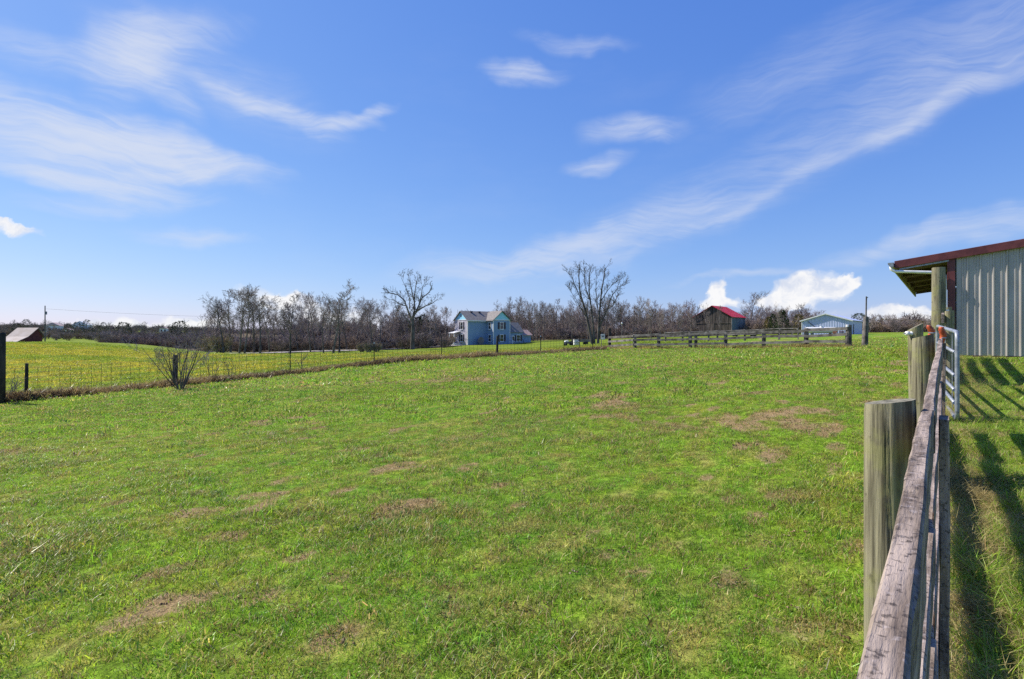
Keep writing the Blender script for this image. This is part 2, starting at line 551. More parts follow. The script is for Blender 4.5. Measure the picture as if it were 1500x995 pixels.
def bareness(x, y):
    """0 = closed turf, 1 = bare soil"""
    b = np.zeros_like(x)
    wob = (fbm(x * 2.2, y * 2.2, 31, 4) - .5)
    wob2 = (fbm(x * 8, y * 8, 33, 4) - .5) + .6 * (vnoise(x * 26, y * 26, 37) - .5)
    for (cx, cy, rx, ry, s) in PATCH:
        d = np.sqrt(((x - cx) / rx) ** 2 + ((y - cy) / ry) ** 2) + wob * 2.4 + wob2 * 1.5
        b = np.maximum(b, s * (1 - sstep(d, .35, 1.1)))
    r = np.hypot(x, y)
    small = sstep(fbm(x * 1.1, y * 1.5, 41, 4) * .42 + fbm(x * 6, y * 7, 43, 3) * .58 + .03 * sstep(x / np.maximum(y, .5), -.2, .5), .612, .70)
    b = np.maximum(b, .75 * small)
    return np.where(wire_side(x, y) > 0, 0, b)


def turf_colour(x, y):
    """albedo of the living turf"""
    n1 = fbm(x * .28, y * .28, 51, 4)
    n2 = fbm(x * 1.3, y * 1.3, 55, 4)
    n3 = fbm(x * 5.5, y * 5.5, 57, 3)
    green = np.array([.215, .360, .028]); lush = np.array([.115, .290, .022]); yel = np.array([.355, .380, .042]); straw = np.array([.40, .35, .13])
    n4 = fbm(x * 14, y * 14, 59, 2)
    t = .75 * sstep(n1 * .3 + n2 * .2 + n3 * .5, .40, .62)[:, None]
    u = sstep(n2 * .15 + n3 * .35 + n4 * .5, .46, .66)[:, None]
    c = green * (1 - t) + lush * t
    c = c * (1 - .75 * u) + yel * .75 * u
    v = sstep(n4 * .5 + n3 * .3 + n1 * .2, .57, .66)[:, None]
    c = c * (1 - .55 * v) + straw * .55 * v
    # the hay field beyond the wire fence
    ws = wire_side(x, y)
    r = np.hypot(x, y)
    band = fbm(x * .05 + 3, y * .16, 61, 3)
    k1 = fbm(x * .9, y * .9, 63, 4)
    k1 = sstep(k1, .25, .75)
    yf = np.array([.39, .365, .045]) * (1 - k1[:, None]) + np.array([.27, .305, .03]) * k1[:, None]
    gf = np.array([.22, .30, .028])
    f = sstep(band * .7 + k1 * .3, .50, .66)
    f = np.maximum(f, sstep(y + .12 * x, 58, 66))
    f = np.maximum(f, sstep(x, 6, 14))
    fc = yf * (1 - f[:, None]) + gf * f[:, None]
    # leaf litter under the woods
    pxr = 750 + F * x / np.maximum(y, 1)
    wl = sstep(y, 103, 112) * (pxr < 655) + sstep(y, 136, 146) * (pxr >= 655) * (pxr < 1030) + sstep(y, 150, 160) * (pxr >= 1030)
    wl = (np.clip(wl, 0, 1) * ((x > -95) | (pxr > 300)) * (y < 700))[:, None]
    fc = fc * (1 - wl) + np.array([.15, .115, .075]) * wl
    side = sstep(ws + (n3 - .5) * 1.5, -.1, .5)[:, None]
    c = c * (1 - side) + fc * side
    return c


# ground sheet: graded grid
def graded(lo, hi, n, mid, k):
    a, b = math.asinh((lo - mid) / k), math.asinh((hi - mid) / k)
    return mid + k * np.sinh(np.linspace(a, b, n))


gx = graded(-4000, 4000, 520, 1.5, 7.0)
gy = graded(-1500, 6000, 520, 3.5, 9.0)
GX, GY = np.meshgrid(gx, gy)
fx, fy = GX.ravel(), GY.ravel()
fz = ground(fx, fy)
nx, ny = len(gx), len(gy)
idx = np.arange(nx * ny).reshape(ny, nx)
quads = np.stack([idx[:-1, :-1].ravel(), idx[:-1, 1:].ravel(), idx[1:, 1:].ravel(), idx[1:, :-1].ravel()], 1)
gme = bpy.data.meshes.new('ground')
gme.vertices.add(nx * ny)
gme.vertices.foreach_set('co', np.stack([fx, fy, fz], 1).astype(np.float32).ravel())
gme.loops.add(len(quads) * 4)
gme.loops.foreach_set('vertex_index', quads.ravel().astype(np.int32))
gme.polygons.add(len(quads))
gme.polygons.foreach_set('loop_start', (np.arange(len(quads)) * 4).astype(np.int32))
gme.polygons.foreach_set('use_smooth', np.ones(len(quads), bool))
gme.update()
gme.validate()
tcol = turf_colour(fx, fy)
bar = bareness(fx, fy)
att = gme.attributes.new('turf', 'FLOAT_COLOR', 'POINT')
att.data.foreach_set('color', np.concatenate([tcol, np.ones((len(tcol), 1))], 1).astype(np.float32).ravel())
att = gme.attributes.new('bare', 'FLOAT', 'POINT')
att.data.foreach_set('value', bar.astype(np.float32))

M_GROUND = bpy.data.materials.new('turf_and_soil')
M_GROUND.use_nodes = True
t = NT(M_GROUND.node_tree)
pb = M_GROUND.node_tree.nodes['Principled BSDF']
pos = t.n('ShaderNodeNewGeometry').outputs['Position']
a_t = t.n('ShaderNodeAttribute', attribute_name='turf').outputs['Color']
a_b = t.n('ShaderNodeAttribute', attribute_name='bare').outputs['Fac']
n_f = t.noise(pos, 14, 6, .7)
n_c = t.noise(pos, 1.7, 5, .6)
n_h = t.noise(pos, 55, 4, .6)
soil = t.mix(t.smooth(n_h, .3, .7), (.12, .085, .042), (.40, .285, .14))
soil = t.mix(t.smooth(n_f, .5, .75), soil, (.33, .26, .16))
turf = t.mix(1.0, a_t, t.mix(t.smooth(n_f, .3, .72), (.30, .31, .30), (1.15, 1.12, 1.05)), 'MULTIPLY')  # thatch colour darkened in spots to paint shade between the blades
turf = t.mix(t.smooth(n_h, .55, .8, 0, .45), turf, (.22, .19, .07))
turf = t.mix(t.smooth(n_c, .52, .7, 0, .2), turf, (.09, .17, .015))
edge = t.math('ADD', a_b, t.math('MULTIPLY', t.math('SUBTRACT', n_f, .5), .9))
gcol = t.mix(t.smooth(edge, .18, .5), turf, soil)
t.put(pb.inputs['Base Color'], gcol)
pb.inputs['Roughness'].default_value = .95
pb.inputs['Specular IOR Level'].default_value = .08
bn = t.n('ShaderNodeBump')
bn.inputs['Distance'].default_value = .03
t.put(bn.inputs['Height'], t.math('ADD', n_f, t.math('MULTIPLY', n_h, .5)))
t.put(pb.inputs['Normal'], bn.outputs[0])
gme.materials.append(M_GROUND)
g_o = bpy.data.objects.new('ground', gme)
C.objects.link(g_o)
tag(g_o, kind='structure')


# ------------------------------------------------------------------ scattering by geometry nodes (stuff)
def clump_mesh(name, mat, rng, blades, radius, h0, h1, w, straw=0.15, lean=.6, curl=.5, segs=2):
    vs, fs, cols = [], [], []
    for _ in range(blades):
        r = radius * math.sqrt(rng.random()); a = rng.random() * 6.283
        x, y = r * math.cos(a), r * math.sin(a)
        h = rng.uniform(h0, h1)
        d = rng.random() * 6.283
        ld = rng.uniform(.05, lean) * h
        cu = rng.uniform(0, curl) * h
        fa = rng.random() * 6.283
        wx, wy = math.cos(fa) * w / 2, math.sin(fa) * w / 2
        if rng.random() < straw:
            k = rng.uniform(.6, 1.2); col = (k, k, k, 1.0)
        else:
            k = rng.uniform(.45, 1.8); col = (k * rng.uniform(.85, 1.25), k, k, 0.0)
        b = len(vs)
        for s in range(segs):
            f = s / segs
            ox = math.cos(d) * (ld * f + cu * f * f); oy = math.sin(d) * (ld * f + cu * f * f)
            zz = h * f * (1 - .25 * f * curl)
            ww = 1 - .35 * f
            vs.append((x + ox - wx * ww, y + oy - wy * ww, zz - (.01 if s == 0 else 0)))
            vs.append((x + ox + wx * ww, y + oy + wy * ww, zz - (.01 if s == 0 else 0)))
            cols += [col, col]
        vs.append((x + math.cos(d) * (ld + cu), y + math.sin(d) * (ld + cu), h * (1 - .25 * curl)))
        cols.append(col)
        for s in range(segs - 1):
            fs.append((b + 2 * s, b + 2 * s + 1, b + 2 * s + 3, b + 2 * s + 2))
        fs.append((b + 2 * segs - 2, b + 2 * segs - 1, b + 2 * segs))
    me = bpy.data.meshes.new(name)
    me.from_pydata(vs, [], fs)
    at = me.attributes.new('blade', 'FLOAT_COLOR', 'POINT')
    at.data.foreach_set('color', [x for c in cols for x in c])
    me.materials.append(mat)
    return me


def grass_material(name):
    m = bpy.data.materials.new(name)
    m.use_nodes = True
    t = NT(m.node_tree)
    pr = m.node_tree.nodes['Principled BSDF']
    ti = t.n('ShaderNodeAttribute', attribute_name='tint', attribute_type='INSTANCER').outputs['Color']
    bn_ = t.n('ShaderNodeAttribute', attribute_name='blade')
    c = t.mix(1.0, t.mix(bn_.outputs['Alpha'], ti, (.50, .41, .17)), bn_.outputs['Color'], 'MULTIPLY')
    t.put(pr.inputs['Base Color'], c)
    pr.inputs['Roughness'].default_value = .42
    pr.inputs['Specular IOR Level'].default_value = .4
    tr = t.n('ShaderNodeBsdfTranslucent')
    t.put(tr.inputs[0], c)
    mx = t.n('ShaderNodeMixShader')
    mx.inputs[0].default_value = .45
    m.node_tree.links.new(pr.outputs[0], mx.inputs[1])
    m.node_tree.links.new(tr.outputs[0], mx.inputs[2])
    m.node_tree.links.new(mx.outputs[0], m.node_tree.nodes['Material Output'].inputs['Surface'])
    return m


M_GRASS = grass_material('grass_blades')


def scatter(name, protos, pts, rots, scls, kinds, tints):
    """one 'stuff' object: protos (meshes) set on points by geometry nodes"""
    col = bpy.data.collections.new(name + '_pieces')
    for i, me in enumerate(protos):
        ob = bpy.data.objects.new('%s_piece_%02d' % (name, i), me)
        col.objects.link(ob)
    n = len(pts)
    me = bpy.data.meshes.new(name)
    me.vertices.add(n)
    me.vertices.foreach_set('co', np.asarray(pts, np.float32).ravel())
    a = me.attributes.new('rot', 'FLOAT_VECTOR', 'POINT'); a.data.foreach_set('vector', np.asarray(rots, np.float32).ravel())
    a = me.attributes.new('scl', 'FLOAT_VECTOR', 'POINT'); a.data.foreach_set('vector', np.asarray(scls, np.float32).ravel())
    a = me.attributes.new('pick', 'INT', 'POINT'); a.data.foreach_set('value', np.asarray(kinds, np.int32))
    a = me.attributes.new('tint', 'FLOAT_COLOR', 'POINT')
    a.data.foreach_set('color', np.concatenate([tints, np.ones((n, 1))], 1).astype(np.float32).ravel())
    me.update()
    o = bpy.data.objects.new(name, me)
    C.objects.link(o)
    ng = bpy.data.node_groups.new(name + '_scatter', 'GeometryNodeTree')
    ng.interface.new_socket('Geometry', in_out='INPUT', socket_type='NodeSocketGeometry')
    ng.interface.new_socket('Geometry', in_out='OUTPUT', socket_type='NodeSocketGeometry')
    N, L = ng.nodes, ng.links
    gi, go = N.new('NodeGroupInput'), N.new('NodeGroupOutput')
    ci = N.new('GeometryNodeCollectionInfo')
    ci.inputs['Collection'].default_value = col
    ci.inputs['Separate Children'].default_value = True
    ci.inputs['Reset Children'].default_value = True
    ip = N.new('GeometryNodeInstanceOnPoints')
    ip.inputs['Pick Instance'].default_value = True

    def attr(nm, ty):
        q = N.new('GeometryNodeInputNamedAttribute')
        q.data_type = ty
        q.inputs['Name'].default_value = nm
        return q.outputs['Attribute']
    L.new(gi.outputs[0], ip.inputs['Points'])
    L.new(ci.outputs[0], ip.inputs['Instance'])
    L.new(attr('pick', 'INT'), ip.inputs['Instance Index'])
    er = N.new('FunctionNodeEulerToRotation')
    L.new(attr('rot', 'FLOAT_VECTOR'), er.inputs[0])
    L.new(er.outputs[0], ip.inputs['Rotation'])
    L.new(attr('scl', 'FLOAT_VECTOR'), ip.inputs['Scale'])
    L.new(ip.outputs[0], go.inputs[0])
    md = o.modifiers.new('scatter', 'NODES')
    md.node_group = ng
    return o


rs = np.random.RandomState(7)
rng = random.Random(11)
CL = [clump_mesh('clump', M_GRASS, rng, 34, .075, .012, .034, .0036, .11, 1.1, .8) for _ in range(3)]
CL += [clump_mesh('clump', M_GRASS, rng, 36, .080, .020, .050, .0038, .11, 1.1, .9) for _ in range(2)]
CL += [clump_mesh('clump', M_GRASS, rng, 28, .16, .014, .042, .009, .08, 1.1, .6) for _ in range(2)]
CL += [clump_mesh('clump', M_GRASS, rng, 28, .30, .018, .055, .020, .08, 1.1, .6) for _ in range(2)]
CL += [clump_mesh('clump', M_GRASS, rng, 16, .09, .006, .022, .004, .25, 1.8, 1.0) for _ in range(2)]   # dead litter


def clod_mesh(rng):
    vs, fs, cols = [], [], []
    for _ in range(9):
        r = .09 * math.sqrt(rng.random()); a = rng.random() * 6.283; q = rng.uniform(.004, .011); k = rng.uniform(.5, 1.2)
        b = len(vs)
        for (ux, uy, uz) in ((1, 0, 0), (-1, 0, 0), (0, 1, 0), (0, -1, 0), (0, 0, .7), (0, 0, -.4)):
            j = rng.uniform(.7, 1.3) * q
            vs.append((r * math.cos(a) + ux * j, r * math.sin(a) + uy * j, uz * j + q * .2)); cols.append((k, k * .9, k * .8, 0.0))
        fs += [tuple(b + i for i in f) for f in ((0, 2, 4), (2, 1, 4), (1, 3, 4), (3, 0, 4), (2, 0, 5), (1, 2, 5), (3, 1, 5), (0, 3, 5))]
    me = bpy.data.meshes.new('clod')
    me.from_pydata(vs, [], fs)
    me.attributes.new('blade', 'FLOAT_COLOR', 'POINT').data.foreach_set('color', [x for c in cols for x in c])
    me.materials.append(M_GRASS)
    return me


CL[-1] = clod_mesh(rng)
CL += [clump_mesh('clump', M_GRASS, rng, 26, .34, .04, .11, .022, .0, .7, .6) for _ in range(2)]        # field stubble


def field_points(y0, y1, dens, lo=-1.12, hi=1.12, pad=2.0):
    n = int(dens * (y1 - y0) * ((hi - lo) * (y0 + y1) / 2 + 2 * pad))
    y = np.sqrt(rs.uniform(y0 * y0, y1 * y1, n)) if y0 > 0 else rs.uniform(y0, y1, n)
    x = rs.uniform(0, 1, n) * ((hi - lo) * y + 2 * pad) + lo * y - pad
    return x, y


BAND = [(0.6, 5.0, 330, (0, 3), .2), (5.0, 10.0, 210, (0, 3), .2), (10, 18, 75, (5, 7), 0), (18, 44, 22, (7, 9), 0), (18, 75, 9, (11, 13), 0)]
X, Y_, K, S = [], [], [], []
for (y0, y1, dn, kr, tall) in BAND:
    x, y = field_points(y0, y1, dn)
    k = rs.randint(kr[0], kr[1], len(x))
    b = bareness(x, y)
    lush = fbm(x * .8, y * .8, 71, 4)
    al, rt = fence_coords(x, y)
    if tall:
        k = np.where((lush + rs.uniform(-.1, .1, len(x)) > .62), rs.randint(3, 5, len(x)), k)
    dead = (rs.uniform(0, 1, len(x)) < b * .78)
    if tall:
        k = np.where(dead, rs.randint(9, 11, len(x)), k)
        keep = ~dead | (rs.uniform(0, 1, len(x)) < .8)
    else:
        keep = ~dead
    if kr[0] == 11: keep &= wire_side(x, y) > .2
    else: keep &= wire_side(x, y) < -.2
    # nothing inside the near barn
    keep &= ~((al > 15.6) & (rt > .1) & (rt < 9.5))
    X.append(x[keep]); Y_.append(y[keep]); K.append(k[keep]); S.append((.75 + .5 * lush)[keep])
X = np.concatenate(X); Y_ = np.concatenate(Y_); K = np.concatenate(K); S = np.concatenate(S)
n = len(X)
Z = ground(X, Y_)
tint = turf_colour(X, Y_) * rs.uniform(.62, 1.4, (n, 1))
bb = bareness(X, Y_)[:, None]
tint = tint * (1 - .5 * bb) + np.array([.20, .17, .06]) * .5 * bb
dead = ((K == 9) | (K == 10))[:, None]
tint = np.where(dead, np.array([.36, .27, .12]) * rs.uniform(.25, 1.4, (n, 1)), tint)
hue = rs.uniform(0, 1, n)[:, None]
live = ~dead & ((K < 9)[:, None])
tint = np.where(live & (hue < .17), np.array([.36, .29, .11]) * rs.uniform(.5, 1.1, (n, 1)), tint)
tint = np.where(live & (hue > .93), np.array([.085, .20, .03]) * rs.uniform(.7, 1.2, (n, 1)), tint)
rot = np.stack([rs.normal(0, .12, n), rs.normal(0, .12, n), rs.uniform(0, 6.283, n)], 1)
S = S * np.where((rs.uniform(0, 1, n) < .03) & (K < 9), 1.9, 1.0)
sc = (S * rs.uniform(.65, 1.35, n))[:, None] * np.ones((1, 3))
grass = scatter('paddock_grass', CL, np.stack([X, Y_, Z], 1), rot, sc, K, tint)
tag(grass, 'short grazed green grass covering the paddock', 'grass', kind='stuff')

# rough long grass and straw along the right-hand side of the near rail fence
rng = random.Random(5)
TG = [clump_mesh('tall', M_GRASS, rng, 34, .10, .08, .26, .0055, .2, .7, 1.0, 3) for _ in range(3)]
TG += [clump_mesh('straw', M_GRASS, rng, 40, .12, .05, .20, .0045, .92, 1.5, 1.3, 3) for _ in range(3)]
nn = 5200
al = rs.uniform(-.6, 16, nn)
rt = np.abs(rs.normal(.38, .34, nn)) + .02
keep = rs.uniform(0, 1, nn) < np.where(al > 6.2, .25, 1.0)
al, rt = al[keep], rt[keep]
x = FO.x + FD.x * al + FD.y * rt
y = FO.y + FD.y * al - FD.x * rt
k1 = fbm(x * 1.6, y * 1.6, 81, 3)
isstraw = (k1 * .6 + rs.uniform(0, .4, len(x)) + .30 * np.exp(-(rt / .30) ** 2)) > .62
k = np.where(isstraw, rs.randint(3, 6, len(x)), rs.randint(0, 3, len(x)))
tn = np.where(isstraw[:, None], np.array([.46, .38, .15]), np.array([.22, .36, .03])) * rs.uniform(.7, 1.3, (len(x), 1))
scl = (rs.uniform(.30, .80, len(x)) * np.clip(1.15 - rt * .5, .4, 1))[:, None] * np.ones((1, 3))
rough = scatter('fence_row_grass', TG, np.stack([x, y, ground(x, y)], 1),
                np.stack([rs.normal(0, .2, len(x)), rs.normal(0, .2, len(x)), rs.uniform(0, 6.28, len(x))], 1), scl, k, tn)
tag(rough, 'long straw and green grass growing along the near plank fence', 'grass', kind='stuff')

# dry weeds in a strip under the wire fence, and by the far rail fence
WG = [clump_mesh('weed', M_GRASS, rng, 34, .22, .08, .36, .02, .16, .9, .7, 2) for _ in range(3)]
Lw = (WB - WA).length
nn = 2600
s = rs.uniform(-.5, Lw + 2, nn); off = rs.normal(0, .20, nn)
x = WA.x + WD.x * s - WD.y * off; y = WA.y + WD.y * s + WD.x * off
tone = fbm(s * .5, s * 0 + 2.0, 91, 3)
tn = np.where((tone + rs.uniform(-.15, .15, nn) > .5)[:, None], np.array([.10, .068, .042]), np.array([.24, .175, .085])) * rs.uniform(.6, 1.25, (nn, 1))
x2, y2 = [], []
RF = [P(893, 512, 41), P(930, 512, 38), P(965, 511.5, 36.8), P(1011, 511, 35.3), P(1063, 510.5, 33.7), P(1119, 510, 32), P(1181, 509.5, 30.2), P(1243, 509, 28.5)]
for i in range(len(RF) - 1):
    m_ = 40 if i < 5 else 150
    q = rs.uniform(0, 1, m_)
    x2.append(RF[i][0] + (RF[i + 1][0] - RF[i][0]) * q + rs.normal(0, .15, m_))
    y2.append(RF[i][1] + (RF[i + 1][1] - RF[i][1]) * q + rs.normal(0, .15, m_))
x2 = np.concatenate(x2); y2 = np.concatenate(y2)
xa, ya = np.concatenate([x, x2]), np.concatenate([y, y2])
tn = np.concatenate([tn, np.array([[.36, .30, .11]]) * rs.uniform(.6, 1.2, (len(x2), 1))])
na = len(xa)
hs_ = .55 + .9 * fbm(xa * .6, ya * .6, 95, 3)
hs_[nn:] *= .8
weeds = scatter('fence_line_weeds', WG, np.stack([xa, ya, ground(xa, ya)], 1),
                np.stack([rs.normal(0, .15, na), rs.normal(0, .15, na), rs.uniform(0, 6.28, na)], 1),
                (hs_ * rs.uniform(.6, 1.2, na))[:, None] * np.ones((1, 3)), rs.randint(0, 3, na), tn)
tag(weeds, 'dead brown weeds standing in a strip along the far paddock fences', 'weeds', kind='stuff')

# ------------------------------------------------------------------ driveway
dv = [P(262, 517.5, 97), P(330, 517, 98), P(400, 516.5, 99), P(470, 515.3, 102), P(540, 513.2, 107), P(600, 511, 111), P(650, 508, 116), P(672, 507, 120)]
mb = MB()
vs, fs = [], []
dense = []
for i in range(len(dv) - 1):
    for q in range(6):
        dense.append(Vector(dv[i]).lerp(Vector(dv[i + 1]), q / 6))
for i, p in enumerate(dense):
    a, b = dense[max(i - 1, 0)], dense[min(i + 1, len(dense) - 1)]
    d = Vector((b.x - a.x, b.y - a.y)).normalized()
    for k in range(5):
        o_ = (k / 4 - .5) * 5.0
        x, y = p.x - d.y * o_, p.y + d.x * o_
        vs.append((x, y, gz(x, y) + .10 + (.05 if 0 < k < 4 else 0)))
for i in range(len(dense) - 1):
    for k in range(4):
        fs.append((i * 5 + k, i * 5 + k + 1, (i + 1) * 5 + k + 1, (i + 1) * 5 + k))
mb.add(vs, fs)
tag(mb.build('driveway', M_GRAVEL), kind='structure')


# ------------------------------------------------------------------ near plank fence
def rail_mesh(name, length, h=.14, th=.032, seed=0, seg=40):
    """a weathered plank lying along local X, top at z=0"""
    rg = random.Random(seed)
    prof = [(-th / 2 + .004, 0), (th / 2 - .004, 0), (th / 2, -.005), (th / 2, -h + .004), (th / 2 - .004, -h), (-th / 2 + .004, -h), (-th / 2, -h + .004), (-th / 2, -.005)]
    vs, fs = [], []
    m = len(prof)
    for i in range(seg + 1):
        x = length * i / seg
        wy = .006 * math.sin(x * 1.3 + seed) + .003 * mnoise.noise((x * 2, seed, 0))
        wz = .005 * mnoise.noise((x * 1.5, seed, 5)) - .008 * math.sin(math.pi * i / seg)
        for j, (y, z) in enumerate(prof):
            e = .0022 * mnoise.noise((x * 14, j * 3.1, seed)) + .0012 * mnoise.noise((x * 50, j * 3.1, seed))
            vs.append((x, y + wy + e, z + wz + e * (1.2 if j < 2 else .5)))
    for i in range(seg):
        for j in range(m):
            j2 = (j + 1) % m
            fs.append((i * m + j, (i + 1) * m + j, (i + 1) * m + j2, i * m + j2))
    fs.append(tuple(range(m)))
    fs.append(tuple(seg * m + j for j in range(m - 1, -1, -1)))
    mb = MB(); mb.add(vs, fs)
    return mb.mesh(name, M_RAIL)


def post_parts(parent, loc, radius, height, seed, lean=(0, 0), tilt=.0, below=.3, crack=True, mat=None, phase=-1.6):
    """a round treated post with drying cracks and a sawn top; local origin at its foot"""
    rg = random.Random(seed)
    sides, rings = 144, 36
    cracks = [(rg.uniform(0, 6.28), rg.uniform(.045, .06), rg.uniform(.02, .05), rg.uniform(.2, .9)) for _ in range(5)] if crack else []
    cracks.append((3.0, .045, .055, .2))
    vs, fs = [], []
    for i in range(rings + 1):
        f = i / rings
        z = -below + (height + below) * f
        for k in range(sides):
            a = 6.2832 * k / sides
            r = radius * (1 - .05 * f) * (1 + .025 * mnoise.noise((math.cos(a) * 1.2, math.sin(a) * 1.2, z * 1.1 + seed)) + .012 * mnoise.noise((math.cos(a) * 6, math.sin(a) * 6, z * 2 + seed)))
            for (ca, cw, cd, c0) in cracks:
                wv = ca + .10 * mnoise.noise((z * 3, ca, seed)) + (height - z) * .35
                da = abs((a - wv + math.pi) % 6.2832 - math.pi)
                if da < cw and c0 * .8 < f < .97:
                    r -= radius * cd * (1 - da / cw)
            zz = z + (tilt * math.cos(a - phase) * radius if i == rings else 0)
            if i == rings: r *= .965
            vs.append((r * math.cos(a) + lean[0] * z, r * math.sin(a) + lean[1] * z, zz))
    for i in range(rings):
        for k in range(sides):
            k2 = (k + 1) % sides
            fs.append((i * sides + k, i * sides + k2, (i + 1) * sides + k2, (i + 1) * sides + k))
    mb = MB(); mb.add(vs, fs)
    p = mb.build('post', mat or M_POST, parent, smooth=True)
    p.location = loc
    top = vs[rings * sides:]
    c = (lean[0] * height, lean[1] * height, height - .002)
    mb = MB()
    tv = [c] + [tuple(q) for q in top]
    mb.add(tv, [(0, 1 + k, 1 + (k + 1) % sides) for k in range(sides)])
    e = mb.build('end_grain', M_ENDGRAIN, p)
    return p


FANG = math.atan2(FD.y, FD.x)
fence = thing('plank_fence', (FO.x, FO.y, 0), FANG, 'weathered four-rail plank fence on round posts ending at the tube gate', 'fence')
# local frame: x along the fence, y to the left (paddock side)


def flocal(al, left):
    return FO.x + FD.x * al - FD.y * left, FO.y + FD.y * al + FD.x * left


TOPZ = [(-2.2, 1.29), (1.72, 1.305), (5.7, 1.50), (9.0, 1.75)]


def topz(al):
    for (a, z), (b, w) in zip(TOPZ, TOPZ[1:]):
        if al <= b: return z + (w - z) * (al - a) / (b - a)
    return TOPZ[-1][1]


rails = [(-2.2, 1.715), (1.722, 5.72)]
for ri, (a0, a1) in enumerate(rails):
    for k, drop in enumerate((0.0, .37, .72, 1.03)):
        L = math.hypot(a1 - a0, topz(a1) - topz(a0))
        o = link_mesh('rail', rail_mesh('rail', L, .14, .032, 3 + ri * 10 + k), fence)
        o.location = (a0, rng.uniform(-.004, .004) if k else 0, topz(a0) - drop)
        o.rotation_euler = (0, -math.atan2(topz(a1) - topz(a0), a1 - a0), 0)
for k, drop in enumerate((.40, .74, 1.04)):          # lower boards of the short bay up to the leaning post
    o = link_mesh('rail', rail_mesh('rail', 1.75, .14, .032, 90 + k), fence)
    o.location = (5.74, .0, topz(5.74) - drop)
    o.rotation_euler = (0, -.05, 0)
for (al_, left, r, over, sd, tl) in [(1.70, .104, .074, .022, 1, .16), (5.55, .115, .085, .03, 2, .25), (-2.1, .112, .083, .05, 3, .1)]:
    x, y = flocal(al_, left)
    z = gz(x, y)
    post_parts(fence, (al_, left, z), r, topz(al_) + over - z, sd, (0, 0), tl)
for al_ in (1.72, 5.62):       # the batten that clamps the rail ends
    x, y = flocal(al_, -.042)
    z = gz(x, y)
    o = link_mesh('batten', rail_mesh('batten', topz(al_) - .035 - z + .1, .12, .028, 40 + int(al_), 16), fence)
    o.location = (al_ + .06, -.0305, z - .1)
    o.rotation_euler = (0, -math.pi / 2, 0)

# ------------------------------------------------------------------ posts and gate beyond the plank fence
x, y = 5.12, 6.9
z = gz(x, y)
gp = thing('gate_post', (x, y, z), 0, 'leaning round post with slanted top and white insulator behind the plank fence', 'post')
post_parts(gp, (0, 0, 0), .085, 1.63 - z, 11, (-.02, .0), .55, phase=-.5)
x2_, y2_ = 7.50, 9.6
z2 = gz(x2_, y2_)
tp = thing('tall_post', (x2_, y2_, z2), 0, 'tall square-topped wooden post standing before the maroon barn corner', 'post')
post_parts(tp, (0, 0, 0), .105, 2.70 - z2, 12, (0, 0), .02)
# white insulator on the leaning post
ins = thing('insulator', (5.12 - .105, 6.9 - .02, 1.545), 0, 'white porcelain insulator knob screwed to the leaning post', 'insulator')
mb = MB(); mb.tube([(-.055, 0, .0), (-.05, 0, 0), (-.02, 0, 0), (-.015, 0, 0), (.0, 0, 0), (.008, 0, 0), (.03, 0, 0)], [.012, .028, .028, .018, .018, .030, .030], 14)
mb.build('knob', M_WHITE, ins, True)
mb = MB(); mb.tube([(-.085, 0, 0), (.0, 0, 0)], [.006, .006], 8)
mb.build('screw', M_GALV, ins)
# curved white hook insulator on the tall post
hk = thing('hook_insulator', (7.50 + .09, 9.6 - .075, 1.86), 0, 'curved white hook insulator on the tall post', 'insulator')
pts = [(0, 0, .05), (.03, -.02, .06), (.065, -.03, .03), (.075, -.03, -.03), (.06, -.03, -.09), (.035, -.03, -.13)]
mb = MB(); mb.tube(pts, [.022, .02, .016, .014, .013, .01], 10)
mb.build('hook', M_WHITE, hk, True)
mb = MB(); mb.box(-.03, .02, -.02, .02, .0, .1)
mb.build('base_plate', M_WHITE, hk)

gate = thing('tube_gate', (5.38, 6.6, .50), math.atan2(8.6 - 6.6, 6.70 - 5.38), 'galvanised tube gate with six bars hanging at the end of the plank fence', 'gate')
GL = math.hypot(2.0, 1.32)
rise = .10
GH = 1.06
rt_ = .024


def sag(x, z):
    return (x, 0, z + rise * x / GL)


cr = .10
fr = []
for (cx, cz, a0) in [(cr, cr, 180), (GL - cr, cr, 270), (GL - cr, GH - cr, 0), (cr, GH - cr, 90)]:
    for k in range(6):
        a = R(a0 + 90 * k / 5)
        fr.append(sag(cx + cr * math.cos(a), cz + cr * math.sin(a)))
fr.append(fr[0])
mb = MB(); mb.tube(fr, [rt_] * len(fr), 12, cap=False)
mb.build('frame', M_GALV, gate, True)
for zz in (.17, .33, .51, .80):
    mb = MB(); mb.tube([sag(.0, zz), sag(GL, zz)], [.021, .021], 10)
    mb.build('bar', M_GALV, gate, True)
for xx in (GL * .33, GL * .67):
    mb = MB(); mb.box(xx - .02, xx + .02, -.032, -.026, .02 + rise * xx / GL, GH - .01 + rise * xx / GL)
    mb.build('brace', M_GALV, gate)
for zz in (.2, .85):
    mb = MB(); mb.tube([sag(GL - .01, zz), (GL + .12, 0, zz + rise)], [.02, .016], 8)
    mb.build('hinge', M_GALV, gate, True)


def strap(name, loc, label, r=.03, h=.17, rz=0.):
    o = thing(name, loc, rz, label, 'strap')
    mb = MB()
    pts, rr = [], []
    for i in range(13):
        f = i / 12
        pts.append((.012 * math.sin(f * 5), .008 * math.cos(f * 7), h * (f - .5)))
        rr.append(r * (.75 + .25 * math.sin(f * 3.14)) * (1 + .12 * math.sin(f * 40)))
    mb.tube(pts, rr, 10)
    mb.build('sleeve', M_REDRUB, o, True)
    mb = MB(); mb.tube([(-r * 1.1, 0, -h * .2), (-r * .4, -r * 1.15, -h * .22), (r * .7, -r, -h * .2), (r * 1.1, 0, -h * .16)], [.008] * 4, 6)
    mb.build('clasp', M_GALV, o)
    return o


